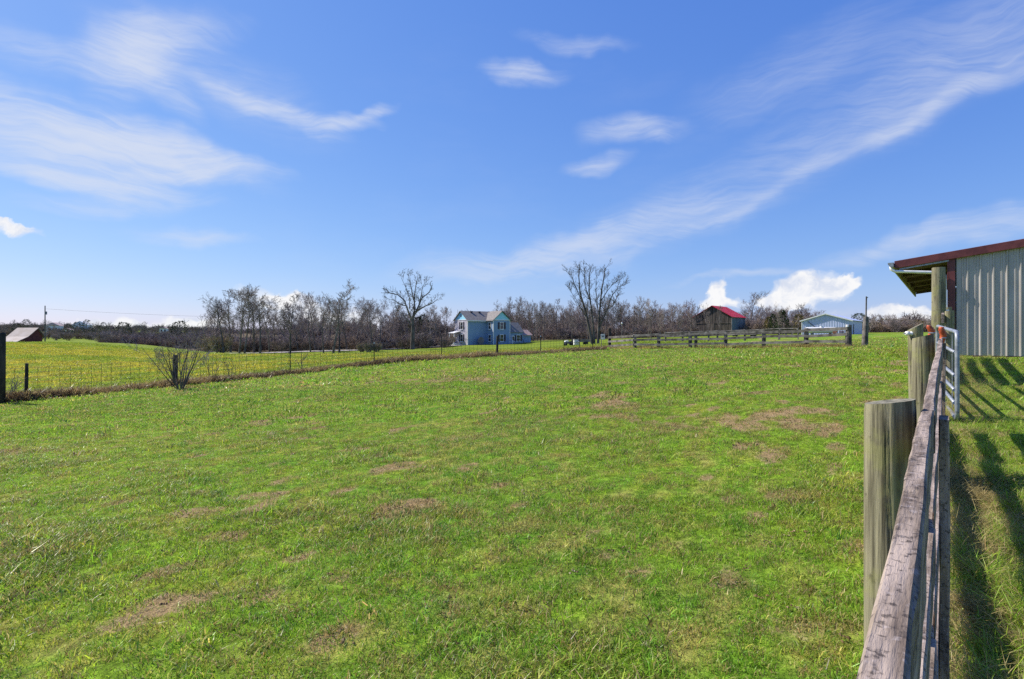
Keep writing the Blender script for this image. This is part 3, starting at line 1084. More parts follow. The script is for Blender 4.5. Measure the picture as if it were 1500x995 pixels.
strap('tie_strap', (4.66, 6.08, 1.575), 'orange-red sleeve strap tied at the rail end below the tall post', .03, .12, .3)
strap('tie_strap', (5.20, 6.60, 1.53), 'dark red sleeve strap hanging on the gate top bar', .034, .19, .8)

# second plank run beyond the gate, up to the barn (its boards throw the broad shadows)
run = thing('plank_fence', (FO.x, FO.y, 0), FANG, 'short run of boards between the tube gate and the barn corner', 'fence')
for k, drop in enumerate((.10, .36, .62, .88)):
    o = link_mesh('rail', rail_mesh('rail', 4.6, .14, .038, 60 + k), run)
    o.location = (10.6, 0.0, 1.95 - drop)
    o.rotation_euler = (0, -math.atan2(.25, 4.6), 0)
for al_ in (10.7, 15.1):
    x, y = flocal(al_, -.09)
    z = gz(x, y)
    post_parts(run, (al_, -.09, z), .065, 1.9 + (al_ - 10.6) * .05 - z, 70 + int(al_), (0, 0), .1)

# ------------------------------------------------------------------ near barn
BC = Vector((10.40, 13.0))                 # near corner (maroon trim)
BZ = 1.03
barn = thing('metal_barn', (BC.x, BC.y, BZ), FANG - math.pi / 2, 'ribbed grey metal barn with maroon trim and a wide roof overhang', 'barn')
# local: x to the right along the gable wall, y away along the side
BW, BL = 9.0, 11.5
EAVE_OUT, SL = 1.06, .13
ZW = 2.36                                 # underside of roof at the corner


def roofz(x):
    return ZW + SL * x if x < BW / 2 else ZW + SL * (BW - x)


pitch = .2286
for k in range(10):                        # wall sheets
    x0 = .14 + k * .9144
    xs = []
    for q in range(4):
        b = x0 + q * pitch
        xs += [(b, 0), (b + .085, 0), (b + .096, -.012), (b + .116, -.012), (b + .131, 0), (b + .180, 0), (b + .194, -.034), (b + .212, -.034)]
    xs.append((x0 + 4 * pitch - .001, 0))
    vs, fs = [], []
    for (xx, yy) in xs:
        vs.append((xx, yy, .0)); vs.append((xx, yy, roofz(xx) - .02))
    for i in range(len(xs) - 1):
        fs.append((2 * i, 2 * i + 2, 2 * i + 3, 2 * i + 1))
    mb = MB(); mb.add(vs, fs)
    o = mb.build('wall_sheet', M_SHEET, barn)
    sm = o.modifiers.new('thickness', 'SOLIDIFY'); sm.thickness = .002; sm.offset = -1
mb = MB(); mb.box(.02, .12, .02, BL, .0, ZW - .03)
mb.build('side_wall', M_SHEET, barn)
mb = MB(); mb.box(BW - .1, BW, .02, BL, .0, ZW - .03)
mb.build('side_wall', M_SHEET, barn)
mb = MB(); mb.prism([(.13, BL - .1, 0), (BW - .13, BL - .1, 0), (BW - .13, BL - .1, ZW - .03), (BW / 2, BL - .1, roofz(BW / 2) - .03), (.13, BL - .1, ZW - .03)], (0, .08, 0))
mb.build('end_wall', M_SHEET, barn)
mb = MB(); mb.box(.0, .115, -.045, .0, -.02, ZW - .01); mb.box(-.03, -.001, -.045, .12, -.02, ZW - .01)
bevel(mb.build('corner_trim', M_MAROON, barn), .004)
mb = MB(); mb.box(.12, BW, -.03, -.004, -.12, -.004)
mb.build('skirt_board', M_SOFFIT, barn)
# roof: two slabs of metal and the rafters under the overhang
for sgn in (0, 1):
    e, rg_ = (-EAVE_OUT, BW / 2) if sgn == 0 else (BW + EAVE_OUT, BW / 2)
    ze = ZW - SL * EAVE_OUT
    zr = roofz(BW / 2)
    mb = MB(); mb.prism([(e, -.075, ze + .04), (rg_, -.075, zr + .04), (rg_, -.075, zr + .07), (e, -.075, ze + .07)], (0, BL + .3, 0))
    mb.build('roof_sheet', M_MAROON, barn)
    mb = MB(); mb.prism([(e + (.02 if sgn == 0 else -.02), -.06, ze + .0), (rg_, -.06, zr + .0), (rg_, -.06, zr + .038), (e + (.02 if sgn == 0 else -.02), -.06, ze + .038)], (0, BL + .26, 0))
    mb.build('soffit_deck', M_SOFFIT, barn)
    mb = MB(); mb.prism([(e, -.105, ze - .10), (rg_, -.105, zr - .10), (rg_, -.105, zr + .085), (e, -.105, ze + .085)], (0, .028, 0))
    bevel(mb.build('rake_trim', M_MAROON, barn), .006)
    mb = MB(); mb.prism([(e + (.1 if sgn == 0 else -.1), -.072, ze - .135), (0 if sgn == 0 else BW, -.072, ZW - .14), (0 if sgn == 0 else BW, -.072, ZW - .105), (e + (.1 if sgn == 0 else -.1), -.072, ze - .105)], (0, .02, 0))
    mb.build('rake_flashing', M_GALV, barn)
for k in range(1, 6):
    yy = k * 2.2
    mb = MB(); mb.prism([(-EAVE_OUT + .06, yy, ZW - SL * EAVE_OUT - .12), (0, yy, ZW - .12), (0, yy, ZW - .003), (-EAVE_OUT + .06, yy, ZW - SL * EAVE_OUT - .003)], (0, .045, 0))
    mb.build('rafter', M_SOFFIT, barn)
ze = ZW - SL * EAVE_OUT
mb = MB(); mb.box(-EAVE_OUT + .0, -EAVE_OUT + .035, -.07, BL + .18, ze - .19, ze + .03)
mb.build('eave_board', M_MOSSY, barn)
mb = MB(); mb.prism([(-EAVE_OUT - .006, -.29, ze + .035), (-EAVE_OUT - .006, -.29, ze - .07), (-EAVE_OUT - .08, -.29, ze - .07), (-EAVE_OUT - .12, -.29, ze - .01), (-EAVE_OUT - .125, -.29, ze + .03)], (0, BL + .45, 0))
mb.build('gutter', M_GALV, barn)
mb = MB(); mb.tube([(-EAVE_OUT - .06, -.2, ze - .05), (-EAVE_OUT - .055, -.2, ze - .13), (-EAVE_OUT + .02, -.2, ze - .18), (-.22, -.16, ze - .26), (-.08, -.1, ze - .33), (-.075, -.08, ze - .5), (-.075, -.08, .05)], [.036] * 7, 10)
mb.build('downspout', M_WHITE, barn, True)

# ------------------------------------------------------------------ far rail fence across the paddock
rf = thing('rail_fence', (RF[0][0], RF[0][1], gz(RF[0][0], RF[0][1])), 0, 'old grey three-rail fence on thick posts at the top of the paddock', 'fence')
rz0 = rf.location.z
PH = [(893, 1.62, .11), (930, 1.06, .12), (965, 1.04, .12), (1011, 1.04, .12), (1063, 1.05, .11), (1119, 1.02, .11), (1181, 1.08, .12), (1243, 1.18, .15)]
tops = []
rngf = random.Random(8)
for i, ((px, h, r), q) in enumerate(zip(PH, RF)):
    lx, ly = q[0] - RF[0][0], q[1] - RF[0][1]
    lz = gz(q[0], q[1]) - rz0
    mb = MB(); mb.tube([(0, 0, -.2), (0, 0, h * .5), (.0, 0, h - .03), (0, 0, h)], [r, r * .98, r * .95, r * .8], 12)
    o = mb.build('post', M_DARKPOST if i == 0 else M_OLDWOOD, rf, False)
    o.location = (lx, ly, lz)
    tops.append(Vector((lx, ly, lz)))
o = MB().tube([(0, 0, -.2), (0, 0, 1.04)], [.10, .095], 12).build('post', M_OLDWOOD, rf)
o.location = tops[3] + Vector((.28, -.26, 0))
for i in range(len(tops) - 1):
    a, b = tops[i], tops[i + 1]
    d = (b - a); d2 = Vector((d.x, d.y, 0)).normalized(); nrm = Vector((-d2.y, d2.x, 0))
    for k, zz in enumerate((.30, .64, .95)):
        za, zb = zz + rngf.uniform(-.05, .05), zz + rngf.uniform(-.05, .05)
        A = a + Vector((0, 0, za)) - nrm * .14; B = b + Vector((0, 0, zb)) - nrm * .14
        X_ = (B - A).normalized(); Z_ = Vector((0, 0, 1)); Yv = Z_.cross(X_).normalized(); Z_ = X_.cross(Yv)
        Mx = Matrix((X_, Yv, Z_)).transposed().to_4x4(); Mx.translation = A
        mb = MB(); mb.box(0, (B - A).length, -.02, .02, -.07, .07 if k < 2 else .085, Mx)
        mb.build('rail', M_OLDWOOD, rf)
mb = MB(); mb.tube([(0, 0, .0), (.0, 0, .12), (0, 0, .14)], [.135, .13, .08], 12)
o = mb.build('post_cap', M_WHITE, rf); o.location = tops[7] + Vector((-.09, -.06, 1.06)); o.scale = (.55, .55, .8)

# leaning pole beside the corner post
q = P(1267, 508, 28.9)
pz = gz(q[0], q[1])
pole = thing('leaning_pole', (q[0], q[1], pz), 0, 'thick grey pole with a thin mast strapped to it beside the rail fence corner', 'pole')
MB().tube([(-.02, 0, -.2), (.02, 0, .7), (.06, 0, 1.55)], [.16, .14, .12], 12).build('trunk_post', M_OLDWOOD, pole)
MB().tube([(-.10, -.17, .3), (-.04, -.15, 1.5), (-.02, -.15, 2.62)], [.04, .038, .034], 8).build('mast', M_OLDWOOD, pole)
MB().tube([(-.03, -.15, 2.56), (.06, -.15, 2.56)], [.025, .025], 6).build('mast_cap', M_GRAYMET, pole)

# second, farther fence with a braced gate
F2 = [P(975, 501, 58), P(1000, 500, 57), P(1038, 500, 56), P(1051, 500, 55.5), P(1091, 499.5, 54), P(1141, 499.5, 52)]
f2 = thing('rail_fence', F2[0], 0, 'thin two-rail fence farther back in front of the red-roofed barn', 'fence')
f2.location.z = gz(F2[0][0], F2[0][1])
tp2 = []
for i, p_ in enumerate(F2):
    v = Vector((p_[0] - F2[0][0], p_[1] - F2[0][1], gz(p_[0], p_[1]) - f2.location.z))
    tp2.append(v)
    MB().tube([v + Vector((0, 0, -.2)), v + Vector((0, 0, 1.15))], [.10, .09], 8).build('post', M_OLDWOOD, f2)
for i in range(len(tp2) - 1):
    for zz in (.6, 1.02):
        MB().tube([tp2[i] + Vector((0, -.1, zz)), tp2[i + 1] + Vector((0, -.1, zz + .03))], [.07, .06], 6).build('rail', M_OLDWOOD, f2)
ga, gb = P(1142, 499.5, 51.5), P(1169, 499.5, 50.5)
wg = thing('wooden_gate', (ga[0], ga[1], gz(ga[0], ga[1])), 0, 'wooden farm gate with V bracing behind the rail fence', 'gate')
v = Vector((gb[0] - ga[0], gb[1] - ga[1], 0))
for nm, a, b in [('stile', (0, 0), (0, 1.1)), ('stile', (1, 0), (1, 1.1)), ('rail', (0, .25), (1, .25)), ('rail', (0, 1.05), (1, 1.05)), ('brace', (0, 1.0), (.5, .28)), ('brace', (1, 1.0), (.5, .28)), ('rail', (0, .68), (1, .68))]:
    MB().tube([v * a[0] + Vector((0, 0, a[1])), v * b[0] + Vector((0, 0, b[1]))], [.055, .055], 6).build(nm, M_OLDWOOD, wg)

# ------------------------------------------------------------------ wire fence
wf = thing('wire_fence', (WA.x, WA.y, gz(WA.x, WA.y)), 0, 'woven wire fence on steel posts between the paddock and the yellow field', 'fence')
wz0 = wf.location.z


def wpt(s, off=0.):
    x, y = WA.x + WD.x * s - WD.y * off, WA.y + WD.y * s + WD.x * off
    return Vector((x - WA.x, y - WA.y, gz(x, y) - wz0)), x, y


for (px, h, r, wood) in [(256, 1.25, .10, 1), (425, 1.10, .045, 0), (548, 1.08, .045, 0), (647, 1.32, .045, 0), (728, 1.25, .075, 1),
                         (792, 1.15, .05, 0), (826, 1.05, .04, 0), (849, 1.1, .05, 0), (868, 1.0, .05, 0), (38, 1.28, .055, 1)]:
    k = (px - 750) / F
    s = (WA.x - k * WA.y) / (k * WD.y - WD.x)
    p_, x, y = wpt(s)
    if wood:
        MB().tube([p_ + Vector((0, 0, -.2)), p_ + Vector((.02, 0, h * .6)), p_ + Vector((0.03, 0, h))], [r, r * .95, r * .85], 10).build('post', M_DARKPOST, wf)
    else:
        mb = MB(); mb.box(-r * .5, r * .5, -.006, .006, -.2, h); mb.box(-.006, .006, .006, r, -.2, h)
        o = mb.build('steel_post', M_TPOST, wf); o.location = p_
        MB().box(-r * .55, r * .55, -.01, .02, h, h + .06).build('post_tip', M_WHITE if px in (728, 792, 548) else M_TPOST, o)
# woven mesh
mb = MB()
NS = int(Lw / .8)
gp_ = [wpt(i * (Lw + 1.5) / NS, -.06)[0] for i in range(NS + 1)]
for zz in (.08, .20, .33, .47, .62, .78, .95, 1.10):
    for i in range(NS):
        mb.tube([gp_[i] + Vector((0, 0, zz)), gp_[i + 1] + Vector((0, 0, zz))], [.0050, .0050], 3, False)
tot = (Lw + 1.5)
sv = 0.0
while sv < tot:
    i = min(int(sv / tot * NS), NS - 1); f = sv / tot * NS - i
    b_ = gp_[i].lerp(gp_[i + 1], f)
    mb.tube([b_ + Vector((0, 0, .05)), b_ + Vector((0, 0, 1.10))], [.0062, .0062], 3, False)
    sv += .30
o = mb.build('wire_mesh', M_WIRE, wf); o['kind'] = 'stuff'

# dark corner post at the left end
q = P(1, 592, 18.2)
cpz = gz(q[0], q[1])
cp = thing('corner_post', (q[0], q[1], cpz), 0, 'tall dark weathered corner post at the end of the wire fence', 'post')
MB().tube([(0, 0, -.2), (.0, .02, 1.2), (.02, .02, 2.30), (.02, .02, 2.36)], [.125, .115, .105, .085], 14).build('shaft', M_DARKPOST, cp, True)
MB().box(-.18, .18, -.02, .02, 1.9, 2.0).build('cleat', M_DARKPOST, cp).location = (0, -.15, 0)

# ------------------------------------------------------------------ blue farmhouse
TH = R(37)
hx, hy, _ = P(685, 505.5, 122)
hzv = gz(hx, hy) - .1
house = thing('farmhouse', (hx, hy, hzv), TH, 'two-storey blue farmhouse with light blue gables and a front cross wing', 'house')
EV, RG = 5.8, 7.75
D, FW, WX, WP = 5.5, 9.8, 5.1, 2.7
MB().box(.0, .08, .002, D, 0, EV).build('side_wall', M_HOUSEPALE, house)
mb = MB(); mb.box(.082, FW, 0, D - .002, 0, EV); mb.box(WX, FW - .004, -WP, -.002, 0, EV - .004)
mb.build('wall', M_HOUSE, house)
mb = MB()
mb.prism([(0, 0, EV), (0, D, EV), (0, D / 2, RG - .1)], (.1, 0, 0))
mb.build('gable', M_GABLE, house)
mb = MB(); mb.prism([(FW - .1, 0, EV), (FW - .1, D, EV), (FW - .1, D / 2, RG - .1)], (.1, 0, 0))
mb.build('gable', M_GABLE, house)
mb = MB(); mb.prism([(WX, -WP, EV), ((WX + FW) / 2, -WP, RG - .1), (FW, -WP, EV)], (0, .1, 0))
mb.build('gable', M_GABLE, house)
ov = .35


def slab(mbx, a, b, c, d, th=.12):
    a, b, c, d = [Vector(q_) for q_ in (a, b, c, d)]
    u = Vector((0, 0, th))
    mbx.add([a, b, c, d, a + u, b + u, c + u, d + u], [(3, 2, 1, 0), (4, 5, 6, 7), (0, 1, 5, 4), (1, 2, 6, 5), (2, 3, 7, 6), (3, 0, 4, 7)])


k = (RG - EV) / (D / 2)
mb = MB()
slab(mb, (-ov, -ov, EV - ov * k), (FW + ov, -ov, EV - ov * k), (FW + ov, D / 2, RG), (-ov, D / 2, RG))
slab(mb, (FW + ov, D + ov, EV - ov * k), (-ov, D + ov, EV - ov * k), (-ov, D / 2, RG), (FW + ov, D / 2, RG))
xm = (WX + FW) / 2
k2 = (RG - EV) / (FW - xm)
slab(mb, (WX - ov, D / 2 - .3, EV - ov * k2 + .03), (WX - ov, -WP - ov, EV - ov * k2 + .03), (xm, -WP - ov, RG + .03), (xm, D / 2 - .3, RG + .03))
slab(mb, (FW + ov, -WP - ov, EV - ov * k2 + .03), (FW + ov, D / 2 - .3, EV - ov * k2 + .03), (xm, D / 2 - .3, RG + .03), (xm, -WP - ov, RG + .03))
roof_o = mb.build('roof', M_ROOF, house)
for xx in (2.4, 4.6, 7.4):
    MB().box(xx - .25, xx + .25, D / 2 - .7, D / 2 - .3, RG - .35, RG + .10).build('roof_vent', M_SHUT, roof_o)
# trim
mb = MB()
mb.box(-.05, .12, -.05, -.002, 0, EV - .1); mb.box(-.05, -.002, -.05, .12, 0, EV - .1)
mb.build('corner_board', M_WHITE, house)
mb = MB(); mb.box(WX - .05, WX + .12, -WP - .05, -WP - .002, 0, EV - .1); mb.box(WX - .05, WX - .002, -WP - .002, -WP + .15, 0, EV - .1)
mb.build('corner_board', M_WHITE, house)
mb = MB(); mb.box(FW - .12, FW + .05, -WP - .05, -WP - .002, 0, EV - .1)
mb.build('corner_board', M_WHITE, house)
mb = MB(); mb.box(-ov, WX - ov - .05, -ov - .05, -ov - .002, EV - ov * k - .12, EV - ov * k + .12)
mb.build('fascia', M_WHITE, house)
mb = MB(); mb.box(WX + .01, FW - .01, -WP - .06, -WP - .002, EV - .1, EV + .08)
mb.build('fascia', M_WHITE, house)
mb = MB(); mb.box(-.06, -.002, .01, D - .01, EV - .1, EV + .08)
mb.build('fascia', M_WHITE, house)


def window(parent, x, y, z, w, h, face, shutters=True):
    """face 'f': on a wall facing -y, 's': on a wall facing -x"""
    def bx(a0, a1, d0, d1, z0, z1, nm, mt, par):
        mbw = MB()
        if face == 'f': mbw.box(x + a0, x + a1, y - d1, y - d0, z + z0, z + z1)
        else: mbw.box(x - d1, x - d0, y + a0, y + a1, z + z0, z + z1)
        return mbw.build(nm, mt, par)
    mbw = MB()
    fr_ = .13
    wd = bx(-w / 2 - fr_, w / 2 + fr_, .002, .05, -fr_, h + fr_, 'window', M_WHITE, parent)
    bx(-w / 2, w / 2, .05, .06, 0, h / 2 - .03, 'pane', M_GLASS, wd)
    bx(-w / 2, w / 2, .05, .06, h / 2 + .03, h, 'pane', M_GLASS, wd)
    bx(-w / 2 - fr_ - .05, w / 2 + fr_ + .05, .05, .14, -fr_ - .06, -fr_ + .02, 'sill', M_WHITE, wd)
    if shutters:
        for sg in (-1, 1):
            a0 = sg * (w / 2 + fr_ + .28)
            bx(a0 - .25, a0 + .25, .002, .06, -.05, h + .05, 'shutter', M_SHUT, parent)


for zz in (.95, 3.75):
    window(house, xm, -WP, zz, .85, 1.45, 'f')
    window(house, WX, -WP / 2, zz, .8, 1.4, 's', False)
    window(house, 0, 2.5, zz, .85, 1.5, 's')
MB().box(-.04, -.002, D / 2 - .2, D / 2 + .2, EV + .7, EV + 1.1).build('gable_vent', M_SHUT, house)
# satellite-like round table / dish by the wall
dish = thing('round_wall_dish', (0, 0, 0), 0, 'pale round dish leaning at the foot of the farmhouse front wall', 'dish')
dish.location = house.matrix_world @ Vector((0, 0, 0))
dish.location = Vector((hx, hy, hzv)) + Matrix.Rotation(TH, 3, 'Z') @ Vector((2.9, -1.0, .1))
dish.rotation_euler = (0, 0, TH)
mb = MB()
ringv, fs = [(0, .15, .95)], []
for rr, dd in ((.35, .12), (.7, .02), (.85, -.08)):
    for i in range(20):
        a = 6.2832 * i / 20
        ringv.append((rr * math.cos(a), dd, .95 + rr * math.sin(a)))
for i in range(20):
    fs.append((0, 1 + i, 1 + (i + 1) % 20))
    for j in range(2):
        fs.append((1 + j * 20 + i, 1 + (j + 1) * 20 + i, 1 + (j + 1) * 20 + (i + 1) % 20, 1 + j * 20 + (i + 1) % 20))
mb.add(ringv, fs)
o = mb.build('bowl', M_PALETWIG, dish); o.modifiers.new('th', 'SOLIDIFY').thickness = .03
MB().tube([(0, .3, -.1), (0, .16, .95)], [.05, .05], 8).build('mount', M_GRAYMET, dish)
# rear lower wing and the red-roofed lean-to (set forward, level with the cross wing)
hw = house
RW = -2.9
mb = MB(); mb.box(FW + .002, FW + 4.0, RW + .6, RW + 5.0, 0, 3.0)
mb.build('rear_wing_wall', M_HOUSE, house)
mb = MB()
slab(mb, (FW + .002, RW + .3, 2.9), (FW + 4.3, RW + .3, 2.9), (FW + 4.3, RW + 2.8, 5.2), (FW + .002, RW + 2.8, 5.2))
slab(mb, (FW + 4.3, RW + 5.3, 2.9), (FW + .002, RW + 5.3, 2.9), (FW + .002, RW + 2.8, 5.2), (FW + 4.3, RW + 2.8, 5.2))
mb.build('rear_wing_roof', M_ROOF, house)
mb = MB(); mb.prism([(FW + 3.9, RW + .6, 3.0), (FW + 3.9, RW + 5.0, 3.0), (FW + 3.9, RW + 2.8, 5.1)], (.09, 0, 0)); mb.build('gable', M_HOUSE, house)
mb = MB(); mb.box(FW + 4.002, FW + 6.8, RW + 1.0, RW + 4.6, 0, 2.2); mb.build('lean_to_wall', M_HOUSE, house)
mb = MB(); slab(mb, (FW + 4.0, RW + .6, 2.22), (FW + 7.1, RW + .6, 2.22), (FW + 7.1, RW + 2.8, 3.5), (FW + 4.0, RW + 2.8, 3.5))
slab(mb, (FW + 7.1, RW + 5.0, 2.22), (FW + 4.0, RW + 5.0, 2.22), (FW + 4.0, RW + 2.8, 3.5), (FW + 7.1, RW + 2.8, 3.5))
mb.build('lean_to_roof', M_PINKROOF, house)
window(house, FW + 2.7, RW + .6, 1.0, .9, 1.3, 'f', True)
dr = MB().box(FW + .75, FW + 1.65, RW + .54, RW + .598, .1, 2.2).build('door', M_WHITE, house)
MB().box(FW + .95, FW + 1.45, RW + .52, RW + .538, 1.2, 2.0).build('door_pane', M_GLASS, dr)
mb = MB(); mb.box(FW + .3, FW + 3.2, RW - .9, RW + .59, .0, .25); mb.build('deck', M_SHUT, house)
for xx in (FW + .35, FW + 1.8, FW + 3.1):
    MB().box(xx - .05, xx + .05, RW - .88, RW - .78, .25, 1.2).build('deck_post', M_SHUT, house)
MB().box(FW + .3, FW + 3.2, RW - .9, RW - .8, 1.2, 1.28).build('deck_rail', M_SHUT, house)
MB().box(FW + .9, FW + 1.4, RW + 2.6, RW + 3.1, 4.6, 6.6).build('chimney', M_SHUT, house)
# side porch
mb = MB(); slab(mb, (-1.7, 3.0, 2.75), (.0, 3.0, 3.15), (.0, D + .2, 3.15), (-1.7, D + .2, 2.75)); mb.build('porch_roof', M_WHITE, house)
for yy in (3.2, 5.3):
    MB().box(-1.6, -1.45, yy, yy + .15, 0, 2.75).build('porch_post', M_WHITE, house)
MB().box(-1.6, -.002, 3.1, 5.5, 0, .45).build('porch_floor', M_WHITE, house)
MB().box(-1.6, -1.52, 3.36, 5.29, .46, 1.1).build('porch_rail', M_WHITE, house)
# ------------------------------------------------------------------ weathered tobacco barn with red roof
tx, ty, _ = P(1072, 491.5, 150)
TB = R(-41)
tbz = gz(tx, ty)
tb = thing('tobacco_barn', (tx, ty, tbz), TB, 'weathered grey plank barn with a bright red metal roof', 'barn')
# local: gable face runs to -x, side runs to +y
GWd, SLn, TE, TR = 10.8, 11.0, 5.1, 8.2
rngb = random.Random(3)
mb = MB()
xx = 0.0
while xx < GWd:
    w = rngb.uniform(.22, .34)
    x0, x1 = -xx - w + .03, -xx

    def hz_(q_): return TE + (TR - TE) * (1 - abs(q_ + GWd / 2) / (GWd / 2))
    lowz = 0.0 if rngb.random() < .85 else rngb.uniform(.3, 1.4)
    dy = rngb.uniform(0, .05)
    top_a, top_b = hz_(x0), hz_(x1)
    mb.prism([(x0, dy, lowz), (x1, dy, lowz), (x1, dy, top_b - .06), (x0, dy, top_a - .06)], (0, .04, 0))
    xx += w
o = mb.build('board_siding', M_BARNWOOD, tb); o['kind'] = 'stuff'
mb = MB()
yy = 0.1
while yy < SLn:
    w = rngb.uniform(.22, .34)
    mb.box(-.05, .0, yy, yy + w - .03, 0 if rngb.random() < .9 else .5, TE - .1)
    yy += w
o = mb.build('side_siding', M_BARNSHADE, tb); o['kind'] = 'stuff'
mb = MB(); mb.box(-GWd + .1, -GWd + .15, .1, SLn, 0, TE - .1); mb.prism([(-GWd + .1, SLn - .1, 0), (-.1, SLn - .1, 0), (-.1, SLn - .1, TE - .1), (-GWd / 2, SLn - .1, TR - .1), (-GWd + .1, SLn - .1, TE - .1)], (0, .05, 0))
mb.build('back_wall', M_BARNWOOD, tb)
kk = (TR - TE) / (GWd / 2)
mb = MB()
slab(mb, (.4, -.4, TE - .4 * kk), (.4, SLn + .3, TE - .4 * kk), (-GWd / 2, SLn + .3, TR), (-GWd / 2, -.4, TR), .08)
slab(mb, (-GWd - .4, SLn + .3, TE - .4 * kk), (-GWd - .4, -.4, TE - .4 * kk), (-GWd / 2, -.4, TR), (-GWd / 2, SLn + .3, TR), .08)
rfo = mb.build('roof', M_REDROOF, tb)
for q_ in range(12):
    yq = .3 + q_ * .9
    mb = MB(); a_ = Vector((.4, yq, TE - .4 * kk + .085)); b_ = Vector((-GWd / 2, yq, TR + .085)); mb.tube([a_, b_], [.03, .03], 4); mb.build('seam', M_REDROOF, rfo)
MB().box(-.16, .04, -.07, -.003, 0, TE - .25).build('corner_board', M_PALETWIG, tb)
MB().box(-GWd + .2, -.17, -.07, -.003, 3.25, 3.42).build('girt', M_BARNWOOD, tb)
MB().box(-6.9, -4.9, -.06, -.003, 0, 3.2).build('door', M_BARNWOOD, tb)
MB().box(-11.0, -8.6, .06, .12, .6, 2.6).build('opening_shade_panel', M_BLACK, tb)  # solid black panel, painting the dark inside of an opening
for q_ in (-7.4, -5.6):
    MB().box(q_, q_ + .5, -.09, -.062, .35, .9).build('white_sign_board', M_WHITE, tb)
# low shed-like wagon at the barn's corner
q = P(1090, 493.5, 118)
wz = gz(q[0], q[1])
wag = thing('flat_wagon', (q[0], q[1], wz), R(-6), 'low grey-blue flat wagon parked before the red-roofed barn', 'wagon')
MB().box(-2.7, 2.7, -1.1, 1.1, .75, .98).build('deck', M_GRAYMET, wag)
MB().box(-2.7, 2.7, -1.12, -1.05, .99, 1.32).build('side_board', M_GRAYMET, wag)
for xx in (-1.9, 1.9):
    for yy in (-.95, .95):
        MB().tube([(xx, yy - .09, .36), (xx, yy + .09, .36)], [.37, .37], 14).build('wheel', M_BLACK, wag)
MB().tube([(2.7, 0, .7), (4.2, 0, .45)], [.06, .05], 6).build('tongue', M_GRAYMET, wag)

# ------------------------------------------------------------------ pale blue pole building
bx_, by_, _ = P(1247, 490.5, 100)
PB = R(-40)
pbz = gz(bx_, by_) - .1
pbn = thing('metal_shed', (bx_, by_, pbz), PB, 'pale blue metal shed with a low white-edged gable roof', 'shed')
PW, PL_, PE, PR = 8.2, 13.0, 2.75, 4.0
mb = MB()
nr = 31
vs, fs = [], []
for i in range(nr * 2 + 1):
    x_ = -PW * i / (nr * 2)
    y_ = -.05 if i % 2 else 0.0
    zt = PE + (PR - PE) * (1 - abs(x_ + PW / 2) / (PW / 2)) - .03
    vs += [(x_, y_, 0), (x_, y_, zt)]
for i in range(nr * 2):
    fs.append((2 * i, 2 * i + 1, 2 * i + 3, 2 * i + 2))
mb.add(vs, fs)
o = mb.build('gable_wall', M_POLE, pbn); o.modifiers.new('th', 'SOLIDIFY').thickness = .01
MB().box(-.06, .0, .06, PL_, 0, PE - .05).build('side_wall', M_POLE, pbn)
MB().box(-PW, -PW + .06, .06, PL_, 0, PE - .05).build('side_wall', M_POLE, pbn)
MB().box(-PW + .07, -.07, PL_ - .06, PL_, 0, PE - .05).build('back_wall', M_POLE, pbn)
mb = MB()
kk = (PR - PE) / (PW / 2)
slab(mb, (.3, -.3, PE - .3 * kk), (.3, PL_ + .3, PE - .3 * kk), (-PW / 2, PL_ + .3, PR), (-PW / 2, -.3, PR), .06)
slab(mb, (-PW - .3, PL_ + .3, PE - .3 * kk), (-PW - .3, -.3, PE - .3 * kk), (-PW / 2, -.3, PR), (-PW / 2, PL_ + .3, PR), .06)
mb.build('roof', M_POLE, pbn)
for sg in (0, 1):
    e = .3 if sg == 0 else -PW - .3
    mb = MB(); mb.prism([(e, -.33, PE - .3 * kk - .14), (-PW / 2, -.33, PR - .14), (-PW / 2, -.33, PR + .07), (e, -.33, PE - .3 * kk + .07)], (0, .028, 0))
    mb.build('rake_trim', M_WHITE, pbn)
MB().box(-PW - .03, -PW + .12, -.08, -.052, 0, PE - .1).build('corner_trim', M_WHITE, pbn)
MB().box(-.0, .03, 2.0, 3.0, 0, 2.0).build('side_door', M_SHUT, pbn)
mb = MB(); mb.tube([(-PW + 1.1, -.13, 2.55), (-PW + 2.7, -.13, 1.2)], [.05, .05], 6); mb.build('loose_brace', M_SHUT, pbn)

# propane tank and rust-red pallet stack before the shed
q = P(1203, 492, 88)
tk = thing('propane_tank', (q[0], q[1], gz(q[0], q[1])), R(-5), 'long white propane tank lying in front of the blue shed', 'tank')
n_ = 7
pts, rad_ = [], []
for i in range(n_):
    a = math.pi / 2 * i / (n_ - 1)
    pts.append((-2.1 - .45 * math.cos(a), 0, .85)); rad_.append(max(.02, .48 * math.sin(a)))
pts += [(2.55 - .45 + .45 * math.sin(math.pi / 2 * i / (n_ - 1)), 0, .85) for i in range(n_)]
rad_ += [max(.02, .48 * math.cos(math.pi / 2 * i / (n_ - 1))) for i in range(n_)]
MB().tube(pts, rad_, 16).build('shell', M_WHITE, tk, True)
for xx in (-1.4, 1.4):
    MB().box(xx - .1, xx + .1, -.3, .3, 0, .45).build('saddle', M_GRAYMET, tk)
MB().tube([(0, 0, 1.3), (0, 0, 1.48), (0, 0, 1.5)], [.2, .2, .12], 12).build('dome_cap', M_WHITE, tk)
q = P(1233, 492, 84)
pl = thing('pallet_stack', (q[0], q[1], gz(q[0], q[1])), R(4), 'low stack of rust-red pallets beside the white propane tank', 'pallets')
